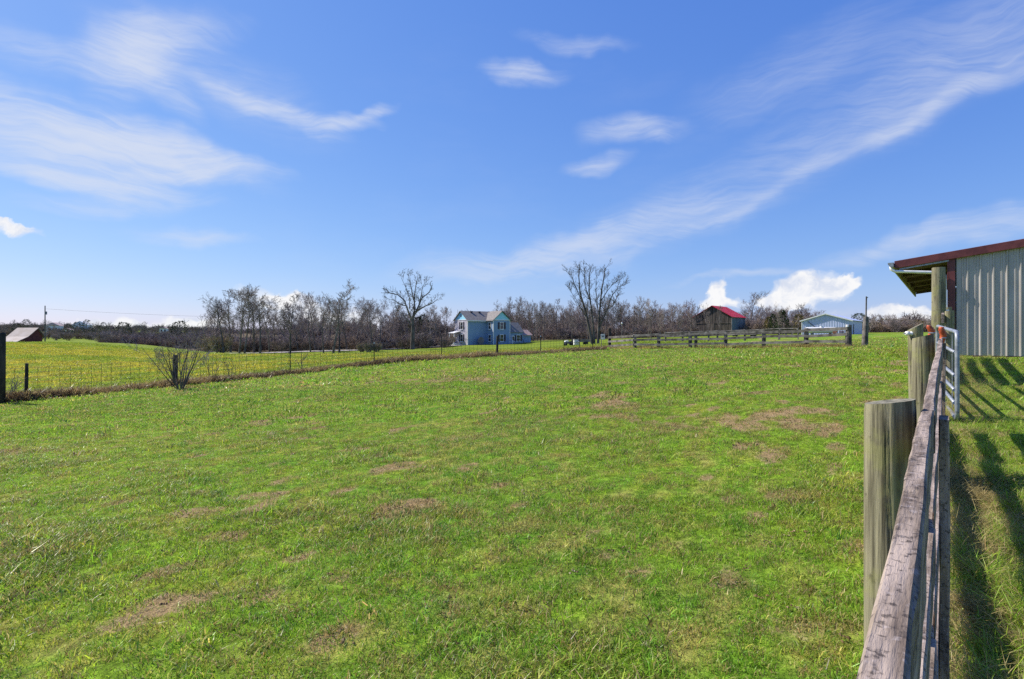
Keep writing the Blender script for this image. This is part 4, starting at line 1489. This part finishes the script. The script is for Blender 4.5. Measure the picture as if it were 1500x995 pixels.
for lv in range(4):
    for j in range(5):
        MB().box(-1.15, 1.15, -.5 + j * .22, -.36 + j * .22, .12 + lv * .17, .145 + lv * .17).build('slat', M_REDBARN, pl)
    for xx in (-1.1, 0, 1.02):
        MB().box(xx, xx + .08, -.49, .51, .02 + lv * .17, .118 + lv * .17).build('stringer', M_REDBARN, pl)

# ------------------------------------------------------------------ things parked by the big tree
q = P(833, 506, 98)
tr_ = thing('lawn_tractor', (q[0], q[1], gz(q[0], q[1])), R(12), 'dark lawn tractor with a pale hood parked in the grass left of the white bin', 'tractor')
MB().box(-.75, .25, -.32, .32, .35, .7).build('body', M_CARBLUE, tr_)
MB().prism([(-.75, -.3, .7), (-.1, -.3, .7), (-.1, -.3, 1.0), (-.65, -.3, .92)], (0, .6, 0)).build('hood', M_WHITE, tr_)
MB().prism([(.15, -.25, .7), (.75, -.25, .7), (.8, -.25, 1.2), (.68, -.25, 1.2), (.6, -.25, .82), (.15, -.25, .8)], (0, .5, 0)).build('seat', M_BLACK, tr_)
MB().box(.25, .95, -.5, .5, .45, .68).build('fender', M_CARBLUE, tr_)
for (xx, rr, yy) in ((-.6, .22, .4), (-.6, .22, -.4), (.6, .36, .5), (.6, .36, -.5)):
    MB().tube([(xx, yy - .1, rr), (xx, yy + .1, rr)], [rr, rr], 14).build('wheel', M_BLACK, tr_)
MB().tube([(-.05, 0, .9), (.1, 0, 1.12)], [.02, .02], 6).build('steering_column', M_BLACK, tr_)
q = P(844, 505, 96)
bn_ = thing('storage_bin', (q[0], q[1], gz(q[0], q[1])), R(8), 'pale square bin standing at the end of the grey trailer', 'bin')
MB().box(-.42, .42, -.4, .4, .15, 1.05).build('body', M_WHITE, bn_)
MB().box(-.45, .45, -.43, .43, 1.051, 1.13).build('lid', M_PALETWIG, bn_)
MB().box(-.4, .4, -.38, .38, 0, .149).build('base', M_GRAYMET, bn_)
q = P(857, 505, 95)
ut = thing('utility_trailer', (q[0], q[1], gz(q[0], q[1])), R(3), 'grey flatbed trailer parked at the foot of the many-stemmed tree', 'trailer')
MB().box(-1.1, 1.25, -.7, .7, .55, .68).build('bed', M_GRAYMET, ut)
MB().box(-1.1, 1.25, -.72, -.701, .56, 1.0).build('side_panel', M_PALETWIG, ut)
MB().box(-1.1, 1.25, .701, .72, .56, 1.0).build('side_panel', M_PALETWIG, ut)
for yy in (-.8, .8):
    MB().tube([(.1, yy - .08, .32), (.1, yy + .08, .32)], [.32, .32], 14).build('wheel', M_BLACK, ut)
MB().tube([(-1.1, 0, .58), (-2.0, 0, .45)], [.05, .05], 6).build('tongue', M_GRAYMET, ut)
# white sign
q = P(883, 507, 46)
sg_ = thing('sign_board', (q[0], q[1], gz(q[0], q[1])), R(4), 'small white sign on a pale stake left of the rail fence end', 'sign')
MB().box(-.17, .17, -.02, .0, .78, 1.22).build('board', M_WHITE, sg_)
MB().box(-.10, .10, -.027, -.022, .95, 1.10).build('grey_print', M_GRAYMET, sg_)
MB().box(-.13, -.09, .001, .04, 0, 1.2).build('stake', M_PALETWIG, sg_)
MB().tube([(0, 0, 0), (0, 0, 1.6)], [.05, .045], 8)
q = P(911, 505, 60)
lp = thing('yard_pipe', (q[0], q[1], gz(q[0], q[1])), 0, 'thin pale pipe with a white knob standing behind the rail fence', 'pipe')
MB().tube([(0, 0, 0), (0, 0, 2.2)], [.035, .03], 8).build('shaft', M_PALETWIG, lp)
MB().tube([(0, 0, 2.2), (0, 0, 2.26), (0, 0, 2.36), (0, 0, 2.4)], [.05, .09, .09, .03], 10).build('knob', M_WHITE, lp, True)


# ------------------------------------------------------------------ bare trees
def grow(rg, mb_list, p, d, length, radius, level, maxlev, prm):
    """one limb; its children start along it"""
    nseg = (7, 5, 3, 2, 1)[min(level, 4)] if level else prm.get('tseg', 7)
    sides = (8, 5, 4, 3, 3)[min(level, 4)]
    pts, rad_ = [p.copy()], [radius]
    cur, dr = p.copy(), d.normalized()
    up = prm.get('up', .12)
    for i in range(nseg):
        j = prm['wob'] * (0.35 if level == 0 else 1.0)
        dr = (dr + Vector((rg.gauss(0, j), rg.gauss(0, j), rg.gauss(0, j) * .7 + (up if level else .05)))).normalized()
        cur = cur + dr * (length / nseg)
        pts.append(cur.copy())
        f = (i + 1) / nseg
        rad_.append(max(radius * (1 - f * prm['taper'][min(level, 4)]), prm['minr']))
    mb_list[0 if level == 0 else 1].tube(pts, rad_, sides, cap=False)
    if level >= maxlev: return
    nch = prm['kids'][level]
    nch = int(nch * rg.uniform(.75, 1.3) + .5)
    lo = prm['start'][level]
    for c in range(nch):
        f = lo + (1 - lo) * ((c + rg.random()) / nch)
        f = min(f, .98)
        k = f * nseg
        i = min(int(k), nseg - 1)
        q = pts[i].lerp(pts[i + 1], k - i)
        ax = (pts[i + 1] - pts[i]).normalized()
        ref = Vector((1, 0, 0)) if abs(ax.x) < .8 else Vector((0, 1, 0))
        u = (ref - ax * ref.dot(ax)).normalized(); w = ax.cross(u)
        a = rg.random() * 6.2832 + c * 2.4
        ang = R(rg.uniform(*prm['ang'][level]))
        nd = ax * math.cos(ang) + (u * math.cos(a) + w * math.sin(a)) * math.sin(ang)
        ln = length * prm['ratio'][level] * rg.uniform(.65, 1.2) * (1.15 - .45 * f)
        r_ = max((rad_[i] * (1 - (k - i)) + rad_[i + 1] * (k - i)) * prm['rr'][level] * rg.uniform(.8, 1.1), prm['minr'])
        grow(rg, mb_list, q, nd, ln, r_, level + 1, maxlev, prm)


WOOD = dict(wob=.14, taper=(.80, .82, .8, .7, .6), kids=(9, 6, 5, 3), start=(.30, .2, .15, .1), ang=((25, 55), (25, 55), (25, 60), (25, 60)),
            ratio=(.46, .52, .55, .6), rr=(.46, .58, .6, .7), minr=.013, up=.12)


def tree_meshes(seed, height, prm, maxlev=4, r0=None, lean=0.0):
    rg = random.Random(seed)
    a, b = MB(), MB()
    grow(rg, (a, b), Vector((0, 0, -.3)), Vector((lean, rg.uniform(-.05, .05), 1)), height * .86, r0 or height * .016, 0, maxlev, prm)
    return a.mesh('trunk', M_BARK, True), b.mesh('crown', M_TWIG)


protos = []
for i in range(7):
    pr_ = dict(WOOD)
    if i % 3 == 1: pr_.update(start=(.45, .2, .15, .1), ang=((20, 42), (20, 50), (25, 60), (25, 60)), kids=(8, 6, 5, 3))
    if i % 3 == 2: pr_.update(start=(.22, .15, .1, .1), kids=(10, 6, 4, 3), ratio=(.40, .5, .55, .6))
    protos.append(tree_meshes(100 + i, 10.0, pr_))


PROTO_H = [max(v.co.z for v in b_.vertices) for a_, b_ in protos]


def place_tree(pi, x, y, s, rz, label, group, sx=1.0, name='bare_tree', zoff=0.0):
    o = thing(name, (x, y, gz(x, y) - .05 + zoff), rz, label, 'tree', group)
    s = s * 9.9 / PROTO_H[pi]
    o.scale = (s * sx, s * sx, s)
    link_mesh('trunk', protos[pi][0], o)
    link_mesh('crown', protos[pi][1], o)
    return o


rt3 = random.Random(77)
# row of trees along the driveway, left of the farmhouse: (px, base y, depth, top y)
rowL = [(318, 100, 438), (328, 92, 432), (338, 105, 428), (350, 86, 424), (358, 88, 430), (372, 98, 428), (381, 96, 420), (395, 104, 440), (404, 110, 445),
        (425, 92, 436), (437, 108, 446), (455, 99, 436), (462, 104, 430), (474, 95, 444), (488, 94, 412), (497, 97, 436), (508, 106, 442), (520, 110, 436),
        (533, 112, 448), (546, 104, 442), (557, 109, 440), (569, 114, 446), (580, 118, 450), (592, 120, 452), (628, 126, 456), (640, 122, 450), (652, 128, 455), (645, 140, 452),
        (312, 118, 446), (365, 120, 440), (413, 124, 446), (447, 126, 448), (480, 122, 440), (528, 128, 448), (560, 130, 450), (614, 132, 456)]
for i, (px, dep, ty_) in enumerate(rowL):
    x, y = (px - 750) / F * dep, dep
    zt = CAMH + (HY - ty_ + 5) / F * dep
    hgt = zt - gz(x, y)
    place_tree(i % 7, x, y, hgt / 9.9, rt3.random() * 6.28, 'bare woodland tree in the row behind the driveway left of the farmhouse', 'bare trees behind the driveway', rt3.uniform(.95, 1.25))
# woods behind the farmhouse and the rail fence
k_ = 0
px = 738.0
while px < 1018:
    dep = rt3.uniform(132, 168)
    ty_ = 440 - 6 * math.sin(px * .05) + rt3.uniform(-8, 10)
    x, y = (px - 750) / F * dep, dep
    hgt = CAMH + (HY - ty_) / F * dep - gz(x, y)
    place_tree(k_ % 7, x, y, hgt / 9.9, rt3.random() * 6.28, 'bare tree in the wood between the farmhouse and the red-roofed barn', 'bare trees of the wood behind the farmhouse', rt3.uniform(.7, .95))
    k_ += 1
    px += rt3.uniform(3.2, 6.0)
# trees right of the red-roofed barn
for (px, dep, ty_, sxx, lb) in [(1096, 158, 427, 1.25, 'round-headed bare tree right of the red-roofed barn'), (744, 138, 440, 1.3, 'wide bare tree rising behind the farmhouse roof'),
                                (1036, 142, 442, .55, 'thin pale bare sapling before the left half of the weathered barn'), (1054, 141, 446, .5, 'thin bare sapling before the weathered barn peak'),
                                (1141, 128, 441, .5, 'thin dead-looking bare sapling between the barn and the blue shed')]:
    x, y = (px - 750) / F * dep, dep
    hgt = CAMH + (HY - ty_) / F * dep - gz(x, y)
    place_tree((int(px) * 3) % 7, x, y, hgt / 9.9, 1.0 + px, lb, None, sxx)
for i, px in enumerate([1112, 1122, 1160, 1168, 1175, 1183, 1192]):
    dep = 165 + (i * 7) % 15
    x, y = (px - 750) / F * dep, dep
    hgt = CAMH + (HY - (452 + (i * 5) % 7)) / F * dep - gz(x, y)
    place_tree((i * 2) % 7, x, y, hgt / 9.9, i * 1.7, 'rounded bare tree in the thicket behind the blue shed', 'bare trees behind the blue shed', 1.15)
for i in range(26):
    px = 1272 + i * 8.5 + rt3.uniform(-3, 3)
    dep = rt3.uniform(150, 185)
    x, y = (px - 750) / F * dep, dep
    hgt = CAMH + (HY - (464 + rt3.uniform(-5, 5))) / F * dep - gz(x, y)
    place_tree(i % 7, x, y, hgt / 9.9, rt3.random() * 6, 'low bare tree in the hedgerow right of the leaning pole', 'bare trees of the right hedgerow', 1.5)

# the big lone tree left of the farmhouse
q = P(604, 513, 100)
hz0 = gz(q[0], q[1])
ht = thing('bare_tree', (q[0], q[1], hz0 - .05), 0, 'large lone bare tree with wide crooked limbs left of the farmhouse', 'tree')
ta, tb_ = MB(), MB()
rg = random.Random(21)
U = 100 / F            # metres per photo pixel at that distance
trunk = [(0, 0, -.3), (.05, 0, 2.0), (.1, 0, 4.2), (.0, 0, 5.6)]
ta.tube(trunk, [.44, .36, .31, .27], 12, False)
LIMB = [[(604, 472), (598, 455), (593, 440), (584, 432), (574, 430), (565, 428)], [(604, 470), (607, 452), (606, 435), (608, 418), (611, 402)],
        [(605, 466), (612, 450), (618, 436), (628, 428), (633, 417)], [(604, 465), (611, 455), (622, 448), (632, 444), (640, 438)],
        [(602, 475), (594, 464), (586, 456), (581, 450)], [(600, 452), (601, 438), (597, 424), (590, 408)], [(606, 440), (603, 425), (600, 412), (597, 402)],
        [(613, 450), (617, 430), (618, 420), (622, 412)], [(596, 448), (588, 446), (578, 440), (570, 438)]]
prm_h = dict(WOOD); prm_h.update(minr=.018, wob=.2, kids=(0, 5, 4, 3), ratio=(.4, .42, .55, .6), rr=(.5, .55, .6, .7), start=(.3, .2, .15, .1), ang=((25, 55), (25, 55), (25, 60), (25, 60)))
for li, lm in enumerate(LIMB):
    dpt = rg.uniform(-2.0, 2.0)
    pts = []
    for j, (a, b) in enumerate(lm):
        pts.append(Vector(((a - 604) * U, dpt * j / len(lm), CAMH - (b - HY) * U - hz0)))
    r0 = .18 if li < 4 else .11
    rad_ = [r0 * (1 - .8 * j / (len(pts) - 1)) for j in range(len(pts))]
    tb_.tube(pts, rad_, 6, False)
    for j in range(1, len(pts)):
        for c in range(3):
            q2 = pts[j - 1].lerp(pts[j], rg.random())
            dv_ = (pts[j] - pts[j - 1]).normalized()
            nd = (dv_ + Vector((rg.gauss(0, .6), rg.gauss(0, .7), rg.gauss(.2, .45)))).normalized()
            grow(rg, (tb_, tb_), q2, nd, rg.uniform(.9, 2.0) * (1.25 - .5 * j / len(pts)), rad_[j] * .5, 2, 4, prm_h)
link_mesh('trunk', ta.mesh('trunk', M_BARK, True), ht)
link_mesh('crown', tb_.mesh('crown', M_BARK), ht)

# the many-stemmed tall tree by the trailer
q = P(872, 506, 92)
hz1 = gz(q[0], q[1])
mt = thing('bare_tree', (q[0], q[1], hz1 - .05), 0, 'tall many-stemmed bare tree with a fan-shaped crown by the utility trailer', 'tree')
ta, tb_ = MB(), MB()
U = 92 / F
STEM = [[(868, 506), (863, 480), (858, 455), (850, 430), (848, 405), (850, 388)], [(871, 506), (869, 480), (867, 455), (863, 425), (864, 402), (866, 388)],
        [(876, 506), (877, 480), (879, 455), (882, 425), (886, 405), (888, 392)], [(876, 490), (882, 470), (890, 452), (895, 435), (905, 420), (912, 418)],
        [(860, 466), (850, 450), (842, 435), (834, 425)], [(878, 462), (874, 440), (874, 420), (876, 400)], [(856, 450), (846, 425), (838, 405), (833, 398)],
        [(881, 440), (890, 425), (898, 415), (909, 408)], [(866, 445), (858, 420), (857, 405), (858, 394)], [(890, 452), (898, 448), (905, 436), (908, 430)]]
prm_m = dict(prm_h); prm_m.update(up=.16, wob=.15, minr=.015)
for li, lm in enumerate(STEM):
    dpt = rg.uniform(-1.8, 1.8)
    pts = [Vector(((a - 872) * U, dpt * j / len(lm) + (.0 if li < 3 else .2), CAMH - (b - HY) * U - hz1)) for j, (a, b) in enumerate(lm)]
    if li < 3: pts[0].z = -.3
    r0 = (.25, .21, .24, .13)[li] if li < 4 else .085
    rad_ = [r0 * (1 - .85 * j / (len(pts) - 1)) for j in range(len(pts))]
    (ta if li < 3 else tb_).tube(pts, rad_, 8 if li < 3 else 5, False)
    for j in range(2 if li < 3 else 1, len(pts)):
        for c in range(4):
            q2 = pts[j - 1].lerp(pts[j], rg.random())
            dv_ = (pts[j] - pts[j - 1]).normalized()
            nd = (dv_ + Vector((rg.gauss(0, .5), rg.gauss(0, .6), rg.gauss(.15, .3)))).normalized()
            grow(rg, (tb_, tb_), q2, nd, rg.uniform(1.0, 2.2) * (1.2 - .45 * j / len(pts)), max(rad_[j] * .45, .03), 2, 4, prm_m)
link_mesh('trunk', ta.mesh('trunk', M_BARK, True), mt)
link_mesh('crown', tb_.mesh('crown', M_BARK), mt)

# bare shrub in the paddock by the wire fence
q = P(264, 571, 20.3)
sz_ = gz(q[0], q[1])
sh = thing('bare_shrub', (q[0], q[1], sz_), 0, 'leafless many-stemmed shrub standing at the wire fence in the paddock', 'shrub')
st, tw = MB(), MB()
prm_s = dict(WOOD); prm_s.update(minr=.0045, wob=.16, kids=(5, 3, 3, 2), ratio=(.5, .5, .55, .6), rr=(.5, .6, .6, .7), up=.10, start=(.3, .2, .1, .1))
for i in range(12):
    a = 6.2832 * i / 12 + rg.uniform(-.2, .2)
    sp = rg.uniform(.12, .80)
    d_ = Vector((math.cos(a) * sp, math.sin(a) * sp, 1))
    grow(rg, (st, tw), Vector((math.cos(a) * .08, math.sin(a) * .08, -.05)), d_, rg.uniform(1.4, 2.3), rg.uniform(.016, .03), 0, 3, prm_s)
link_mesh('stems', st.mesh('stems', M_BARK, True), sh)
link_mesh('twigs', tw.mesh('twigs', M_TWIG), sh)
# small twiggy saplings in the fence line
for (px, off, hh, lb) in [(312, .0, 1.3, 'thin bare sapling in the wire fence right of the shrub'), (335, .1, 1.1, 'short bare sapling in the wire fence between shrub and steel post'),
                          (441, .0, 1.0, 'spindly bare sapling beside the steel fence post'), (14, .2, 1.0, 'bare twiggy sapling beside the dark corner post')]:
    k = (px - 750) / F
    s = (WA.x - k * WA.y) / (k * WD.y - WD.x)
    _, x, y = wpt(s, off)
    o = thing('bare_sapling', (x, y, gz(x, y)), 0, lb, 'sapling')
    st, tw = MB(), MB()
    for i in range(3):
        grow(rg, (st, tw), Vector((0, 0, -.05)), Vector((rg.gauss(0, .25), rg.gauss(0, .25), 1)), hh * rg.uniform(.7, 1), .014, 0, 2, prm_s)
    link_mesh('stems', st.mesh('stems', M_BARK), o)
    link_mesh('twigs', tw.mesh('twigs', M_TWIG), o)


# evergreens: crowns of small sprays
def conifer(px, py, dep, h, w, label, mat, group=None, cone=.9, name='cedar_tree', n=420):
    x, y, _ = P(px, py, dep)
    o = thing(name, (x, y, gz(x, y)), 0, label, 'tree', group)
    rg2 = random.Random(int(px * 7 + dep))
    MB().tube([(0, 0, -.2), (0, 0, h * .9)], [h * .03, h * .006], 7).build('trunk', M_BARK, o)
    mb = MB()
    for i in range(n):
        f = rg2.random() ** .8
        zz = h * (.08 + .92 * f)
        rmax = w * ((1 - f) ** .8 * cone + (1 - cone) * math.sqrt(max(0, 1 - (2 * f - 1) ** 2))) + .06
        a = rg2.random() * 6.28
        r = rmax * math.sqrt(rg2.uniform(.15, 1)) * rg2.uniform(.8, 1.15)
        c = Vector((r * math.cos(a), r * math.sin(a), zz))
        sz = rg2.uniform(.16, .34) * (h / 6) ** .5
        for q_ in range(2):
            d1 = Vector((math.cos(a) + rg2.gauss(0, .5), math.sin(a) + rg2.gauss(0, .5), rg2.uniform(-.1, .9))).normalized()
            d2 = Vector((rg2.gauss(0, 1), rg2.gauss(0, 1), rg2.gauss(0, 1))).normalized()
            mb.add([c, c + d1 * sz + d2 * sz * .4, c + d1 * sz * 1.6, c + d1 * sz - d2 * sz * .4], [(0, 1, 2, 3)])
    mb.build('crown', mat, o)
    return o


conifer(1146, 489, 135, 6.0, 2.0, 'dark conical cedar tree between the red-roofed barn and blue shed', M_CEDAR, n=600)
conifer(1133, 489, 140, 5.2, 1.6, 'narrow olive-green cedar left of the dark conical cedar', M_CEDAR)
conifer(1126, 489, 144, 4.6, 1.5, 'olive-green cedar nearest the bare round-headed tree', M_OLIVE)
conifer(1170, 489, 128, 4.6, 1.4, 'olive thicket bush at the left wall of the blue shed', M_OLIVE, name='evergreen_bush', cone=.3)
conifer(1258, 488, 150, 5.2, 2.6, 'dark rounded evergreen rising behind the blue shed roof', M_CEDAR, cone=.1, n=600)
for i, px in enumerate((620, 612, 595, 632)):
    conifer(px, 506, 134 + i * 3, 7.4 - i * .5, 2.2, 'dark evergreen in the wood behind the large lone tree', M_CEDAR, 'evergreens behind the lone tree', cone=.4, n=500)
for i in range(14):
    px = 1280 + i * 15.5
    conifer(px, 487, 160 + (i * 37) % 20, 3.0 + (i * 13 % 7) * .25, 2.4, 'rounded russet evergreen shrub in the hedgerow right of the leaning pole', M_OLIVE, 'russet evergreens of the right hedgerow', cone=.05, name='evergreen_shrub', n=320)
conifer(264, 493, 170, 7.0, 3.0, 'dark rounded evergreen on the left skyline behind the shrub', M_CEDAR, cone=.1, n=600)
conifer(180, 497, 190, 6.5, 2.8, 'dark evergreen on the far brushy slope left of the skyline gap', M_CEDAR, cone=.2, n=500)
for i, px in enumerate((100, 113, 127, 140, 152, 38, 24)):
    conifer(px, 497, 210 + i * 9, 5.5 + (i % 3), 2.2, 'far dark evergreen on the slope behind the red barn', M_CEDAR, 'far evergreens behind the red barn', cone=.4, n=260)

# shrubs along the driveway
def twig_bush(seed, h, w, n, mat, name):
    rg2 = random.Random(seed)
    a, b = MB(), MB()
    pr2 = dict(WOOD); pr2.update(minr=.02, wob=.2, kids=(7, 5, 3, 2), ratio=(.5, .5, .5, .5), rr=(.6, .7, .7, .7), start=(.2, .1, .1, .1), tseg=4)
    for i in range(n):
        an = rg2.random() * 6.28; sp = rg2.uniform(.05, w)
        grow(rg2, (b, b), Vector((math.cos(an) * .5 * w, math.sin(an) * .5 * w, -.1)), Vector((math.cos(an) * sp, math.sin(an) * sp, 1)), h * rg2.uniform(.6, 1.05), .05, 0, 2, pr2)
    return b.mesh(name, mat)


BU = [twig_bush(200 + i, 3.2, .8, 16, M_BRUSHTWIG, 'brush') for i in range(3)]
BU += [twig_bush(210 + i, 3.4, .8, 16, M_TWIG, 'brush') for i in range(3)]
M_BUFF = material('buff_grass_plumes', (.26, .20, .11), (.42, .34, .22), 1.5, rough=.95)
PB_ = twig_bush(230, 1.6, .6, 30, M_BUFF, 'plumes')
for (px, dep, s, lb) in [(552, 97, .85, 'first tan shrub of the pair right of the driveway trees'), (623, 108, 1.25, 'tan rounded shrub between lone tree and farmhouse'), (530, 98, .9, 'low tan shrub beside the driveway trees'),
                         (540, 96, .9, 'tan shrub close to the driveway edge'), (323, 93, 1.7, 'pale plumed grass clump at the left end of the driveway'), (306, 97, 1.6, 'buff plumed grass clump left of the driveway trees')]:
    x, y = (px - 750) / F * dep, dep
    o = thing('plumed_shrub', (x, y, gz(x, y)), px, lb, 'shrub')
    o.scale = (s, s, s)
    link_mesh('foliage', PB_, o)
    MB().tube([(0, 0, -.1), (0, 0, .5)], [.12, .06], 6).build('stem', M_BARK, o)

# undergrowth that reads as one mass: brush in the woods and on the far slope
bx1, by1, bs1 = [], [], []
def brush_zone(n, pxa, pxb, da, db, smin, smax):
    for _ in range(n):
        px_, dp = rs.uniform(pxa, pxb), rs.uniform(da, db)
        bx1.append((px_ - 750) / F * dp); by1.append(dp); bs1.append(rs.uniform(smin, smax))
brush_zone(260, 285, 660, 106, 145, .5, .95)
brush_zone(230, 735, 1025, 142, 185, .5, .95)
brush_zone(150, 1095, 1185, 150, 185, .7, 1.3)
brush_zone(220, 1262, 1520, 155, 190, .6, 1.0)
brush_zone(220, 150, 320, 125, 200, .5, 1.0)
brush_zone(330, -60, 320, 190, 330, .4, .9)
brush_zone(420, -80, 420, 330, 460, .7, 1.2)
brush_zone(160, 420, 1100, 190, 320, 1.2, 2.6)
brush_zone(120, 1000, 1560, 200, 340, 1.0, 1.8)
bx1 = np.array(bx1); by1 = np.array(by1); bs1 = np.array(bs1)
nb = len(bx1)
brush = scatter('undergrowth', BU, np.stack([bx1, by1, ground(bx1, by1)], 1), np.stack([np.zeros(nb), np.zeros(nb), rs.uniform(0, 6.28, nb)], 1),
                np.stack([bs1 * 1.25, bs1 * 1.25, bs1 * rs.uniform(.7, 1.15, nb)], 1), rs.randint(0, 6, nb), np.ones((nb, 3)))
tag(brush, 'bare brown brush massed under the woods and on the far slope', 'brush', kind='stuff')
# distant wood behind the first rows
fx1, fy1, fs1 = [], [], []
def wood_zone(n, pxa, pxb, da, db, smin, smax):
    for _ in range(n):
        px_, dp = rs.uniform(pxa, pxb), rs.uniform(da, db)
        fx1.append((px_ - 750) / F * dp); fy1.append(dp); fs1.append(rs.uniform(smin, smax))
wood_zone(40, 310, 660, 128, 175, .5, .8)
wood_zone(70, 735, 1030, 165, 215, .6, .9)
wood_zone(60, 1090, 1190, 180, 230, .6, .95)
wood_zone(80, -40, 320, 240, 420, .35, .65)
wood_zone(50, 1265, 1540, 190, 240, .45, .65)
fx1 = np.array(fx1); fy1 = np.array(fy1); fs1 = np.array(fs1)
nb = len(fx1)
crowns = []
for a_, b_ in protos[:5]:
    n0 = len(a_.vertices)
    mbx = MB()
    for me_ in (a_, b_):
        mbx.add([v.co for v in me_.vertices], [tuple(p_.vertices) for p_ in me_.polygons])
    crowns.append(mbx.mesh('far_tree', M_TWIG))
wood = scatter('distant_wood', crowns, np.stack([fx1, fy1, ground(fx1, fy1)], 1), np.stack([np.zeros(nb), np.zeros(nb), rs.uniform(0, 6.28, nb)], 1),
               fs1[:, None] * np.ones((1, 3)), rs.randint(0, 5, nb), np.ones((nb, 3)))
tag(wood, 'bare grey wood closing the view behind the nearer trees', 'wood', kind='stuff')

# ------------------------------------------------------------------ far left: red barn, pole, houses
q = P(62, 503, 140)
rb = thing('red_barn', (q[0], q[1], CAMH - (505 - HY) / F * 140), R(91), 'red barn with a long rusty pale roof behind the field crest', 'barn')
# gable end faces right-front; roof falls to the left in two slopes
z0 = -2.0
mb = MB()
prof = [(0, 0, z0), (0, 0, 2.2), (-1.6, 0, 4.1), (-4.6, 0, 1.9), (-9.0, 0, .2), (-9.0, 0, z0)]
mb.prism(prof, (0, 4.5, 0)); mb.build('wall', M_REDBARN, rb)
mb = MB()
slab(mb, (-9.6, -.4, .1), (-4.6, -.4, 2.0), (-4.6, 4.9, 2.0), (-9.6, 4.9, .1), .12)
slab(mb, (-4.6, -.4, 2.0), (-1.6, -.4, 4.2), (-1.6, 4.9, 4.2), (-4.6, 4.9, 2.0), .12)
slab(mb, (-1.6, -.4, 4.2), (.3, -.4, 2.0), (.3, 4.9, 2.0), (-1.6, 4.9, 4.2), .12)
mb.build('roof', M_RUSTROOF, rb)
q = P(66, 488, 160)
up = thing('utility_pole', (q[0], q[1], gz(q[0], q[1])), 0, 'tall utility pole with transformer rising beside the red barn', 'pole')
ph = CAMH + (HY - 448) / F * 160 - gz(q[0], q[1])
MB().tube([(0, 0, -.3), (0, 0, ph)], [.17, .12], 8).build('shaft', M_BARK, up)
MB().tube([(.3, 0, ph - 2.6), (.3, 0, ph - 1.7)], [.24, .24], 10).build('transformer', M_GRAYMET, up)
MB().box(-.9, .9, -.06, .06, ph - 6.2, ph - 6.05).build('crossarm', M_BARK, up)
wire = []
for i in range(13):
    f = i / 12
    wire.append(Vector((q[0] + f * 75, q[1] + f * 12, q[2] * 0 + gz(q[0], q[1]) + ph - .9 - 2.4 * f - 5.5 * f * (1 - f) * .5)))
w_o = MB().tube(wire, [.02] * 13, 4, False).build('power_line', M_BLACK)
tag(w_o, 'thin power line sagging away from the utility pole', 'wire')
for (px, py, dep, w, lb) in [(77, 489, 330, 7, 'far white house with a reddish roof behind the utility pole'), (117, 489, 340, 8.5, 'far cream house among trees on the left slope'),
                             (98, 493, 300, 4.0, 'far tiny white shed below the cream house'), (239, 490, 300, 3.5, 'far tiny white building on the slope above the shrub')]:
    x, y, z = P(px, py, dep)
    o = thing('distant_house', (x, y, z - .3), R(15), lb, 'house')
    hh = w * .45
    MB().box(-w / 2, w / 2, 0, w * .7, -3, hh + 2).build('wall', M_WHITE, o)
    mb = MB(); mb.prism([(-w / 2 - .3, -.3, hh + 2), (w / 2 + .3, -.3, hh + 2), (0, -.3, hh + 2 + w * .28)], (0, w * .7 + .6, 0)); mb.build('roof', M_PINKROOF if w != 8.5 else M_WHITE, o)
    for xx in (-w * .25, w * .25):
        MB().box(xx - .4, xx + .4, -.05, -.002, hh * .5 + 1, hh * .5 + 2.2).build('window', M_GLASS, o)
